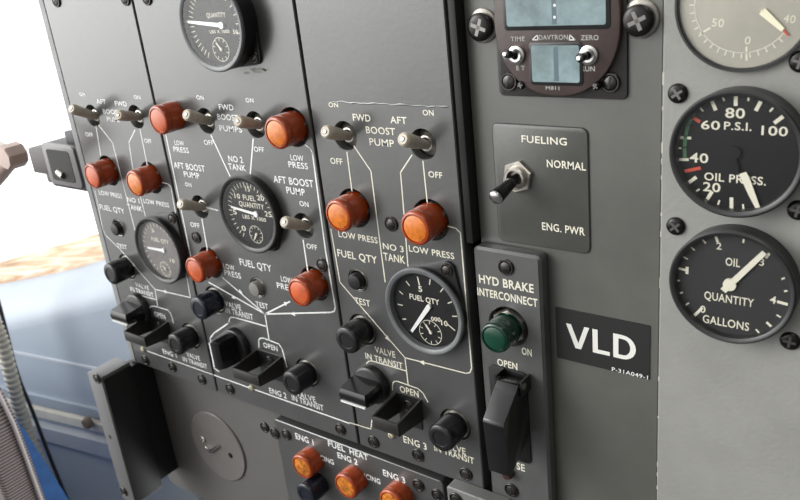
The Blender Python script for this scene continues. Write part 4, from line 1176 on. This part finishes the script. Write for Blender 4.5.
link_mesh('rear_block', bm, mat('rear_block_grey', (.075, .066, .068), .5), JB)
bm = bmesh.new(); a6, b6 = jl(60, 147), jl(69, 134.5); box(bm, (a6[0], a6[1] - 3, -14), (b6[0], b6[1], -7), 1.2); link_mesh('lug', bm, LAMPG, JB)

# pale tan lever entering from the left
HV = 40
LV = thing('handle_arm', 'pale tan jointed arm at the left edge against the window', 'handle', *pp(0, 165, HV), HV)
lu, lv = pp(0, 165, HV)
def ll(x, y, hh=HV): q = pp(x, y, hh); return (q[0] - lu, q[1] - lv)
bm = bmesh.new(); tube(bm, [(*ll(-95, 290), 0), (*ll(-60, 245), 0), (*ll(-12, 187), 0), (*ll(0, 172), 0), (*ll(10, 160), 0)], [7, 7, 7, 7.5, 7], 20); link_mesh('arm', bm, PINK, LV)
bm = bmesh.new(); c0 = ll(12, 156); lathe(bm, [(0, -9), (9.5, -9), (10.5, -7.5), (10.5, 6), (9.5, 7.5), (0, 8)], sides=8, c=c0, rot=.2); link_mesh('end_boss', bm, PINK, LV, smooth=30)
bm = bmesh.new(); tube(bm, [(*ll(-90, 112), -2), (*ll(-30, 135), -2), (*ll(-4, 146), -2), (*ll(8, 152), 0)], [4.5, 4.5, 4.5, 5], 16); link_mesh('link_rod', bm, mat('pale_metal_rod', (.6, .56, .52), .4), LV)

# seat at the lower left: ribbed grey cushion with piping, blue cover behind it
HS = 70
def sl(x, y, hh=HS): q = pp(x, y, hh); return (q[0] - su, q[1] - sv)
su, sv = pp(0, 500, HS)
ST = thing('pilot_seat', 'ribbed grey seat cushion with blue cover at the lower left corner', 'seat', su, sv, HS)
bm = bmesh.new(); prism(bm, [sl(x, y, HS - 36) for x, y in ((-130, 370), (-40, 365), (-12, 376), (0, 394), (14, 424), (28, 461), (42, 501), (70, 590), (-130, 590))], -40, 0, 6, 4); link_mesh('cushion', bm, FABRIC, ST)
bm = bmesh.new(); tube(bm, [(*sl(x, y, HS - 36), -34) for x, y in ((-40, 364), (-13, 374), (0, 392), (14.5, 422), (28.5, 459.5), (43, 500), (71, 590))], 2.2, 12); link_mesh('piping', bm, mat('pale_piping', (.55, .5, .5), .7), ST)
bm = bmesh.new(); prism(bm, [sl(x, y, HS - 68) for x, y in ((-120, 396), (0, 399), (14, 418), (30, 441), (48, 470), (68, 502), (110, 580), (-120, 590))], -70, -41, 6, 3); link_mesh('blue_cover', bm, BLUE, ST)['label'] = 'blue fabric cover'
# corrugated hose
HH = -60
pts = [(-110, 60), (-62, 190), (-22, 285), (-8, 316), (3, 345), (12, 380), (21, 412), (31, 442), (46, 482), (62, 525)]
u, v = pp(12, 380, HH)
HO = thing('corrugated_hose', 'beige corrugated hose hanging beside the seat', 'hose', u, v, HH)
def smooth_path(P, n):
    res = []
    for i in range(len(P) - 1):
        p0, p1, p2, p3 = P[max(i - 1, 0)], P[i], P[i + 1], P[min(i + 2, len(P) - 1)]
        for k in range(n):
            t = k / n
            res.append(tuple(.5 * ((2 * p1[j]) + (-p0[j] + p2[j]) * t + (2 * p0[j] - 5 * p1[j] + 4 * p2[j] - p3[j]) * t * t + (-p0[j] + 3 * p1[j] - 3 * p2[j] + p3[j]) * t ** 3) for j in range(len(p1))))
    res.append(P[-1])
    return res
path = [(*[a - b for a, b in zip(pp(x, y, HH), (u, v))], 0) for x, y in pts]
path = smooth_path(path, 36)
bm = bmesh.new(); tube(bm, path, [9.5 if (i // 3) % 2 else 7.6 for i in range(len(path))], 22); link_mesh('hose', bm, mat('hose_beige', (.42, .40, .34), .5, mottle=.15), HO, smooth=20)
# dark cable beside the hose
pts = [(-2, 300), (6, 330), (18, 375), (32, 410), (46, 447), (60, 482), (80, 530)]
u2, v2 = pp(32, 410, -75)
path = [(*[a - b for a, b in zip(pp(x, y, -75), (u2, v2))], 0) for x, y in pts]
bm = bmesh.new(); tube(bm, smooth_path(path, 12), 2.6, 12)
CB = link_mesh('dark_cable', bm, RUBBER, None, w3(u2, v2, -75)); tag(CB, 'thin black cable running beside the corrugated hose', 'cable')
# small brown stop on the cream strip
p = wl(90, 421.5, -10)
bm = bmesh.new(); lathe(bm, [(0, 0), (9, 0), (9, 5), (7, 9), (0, 10)], 24); o = link_mesh('trim_knob', bm, mat('brown_knob', (.22, .16, .12), .5), None, w3(p[0], p[1], p[2]))
tag(o, 'small brown knob on the cream sidewall strip', 'knob')
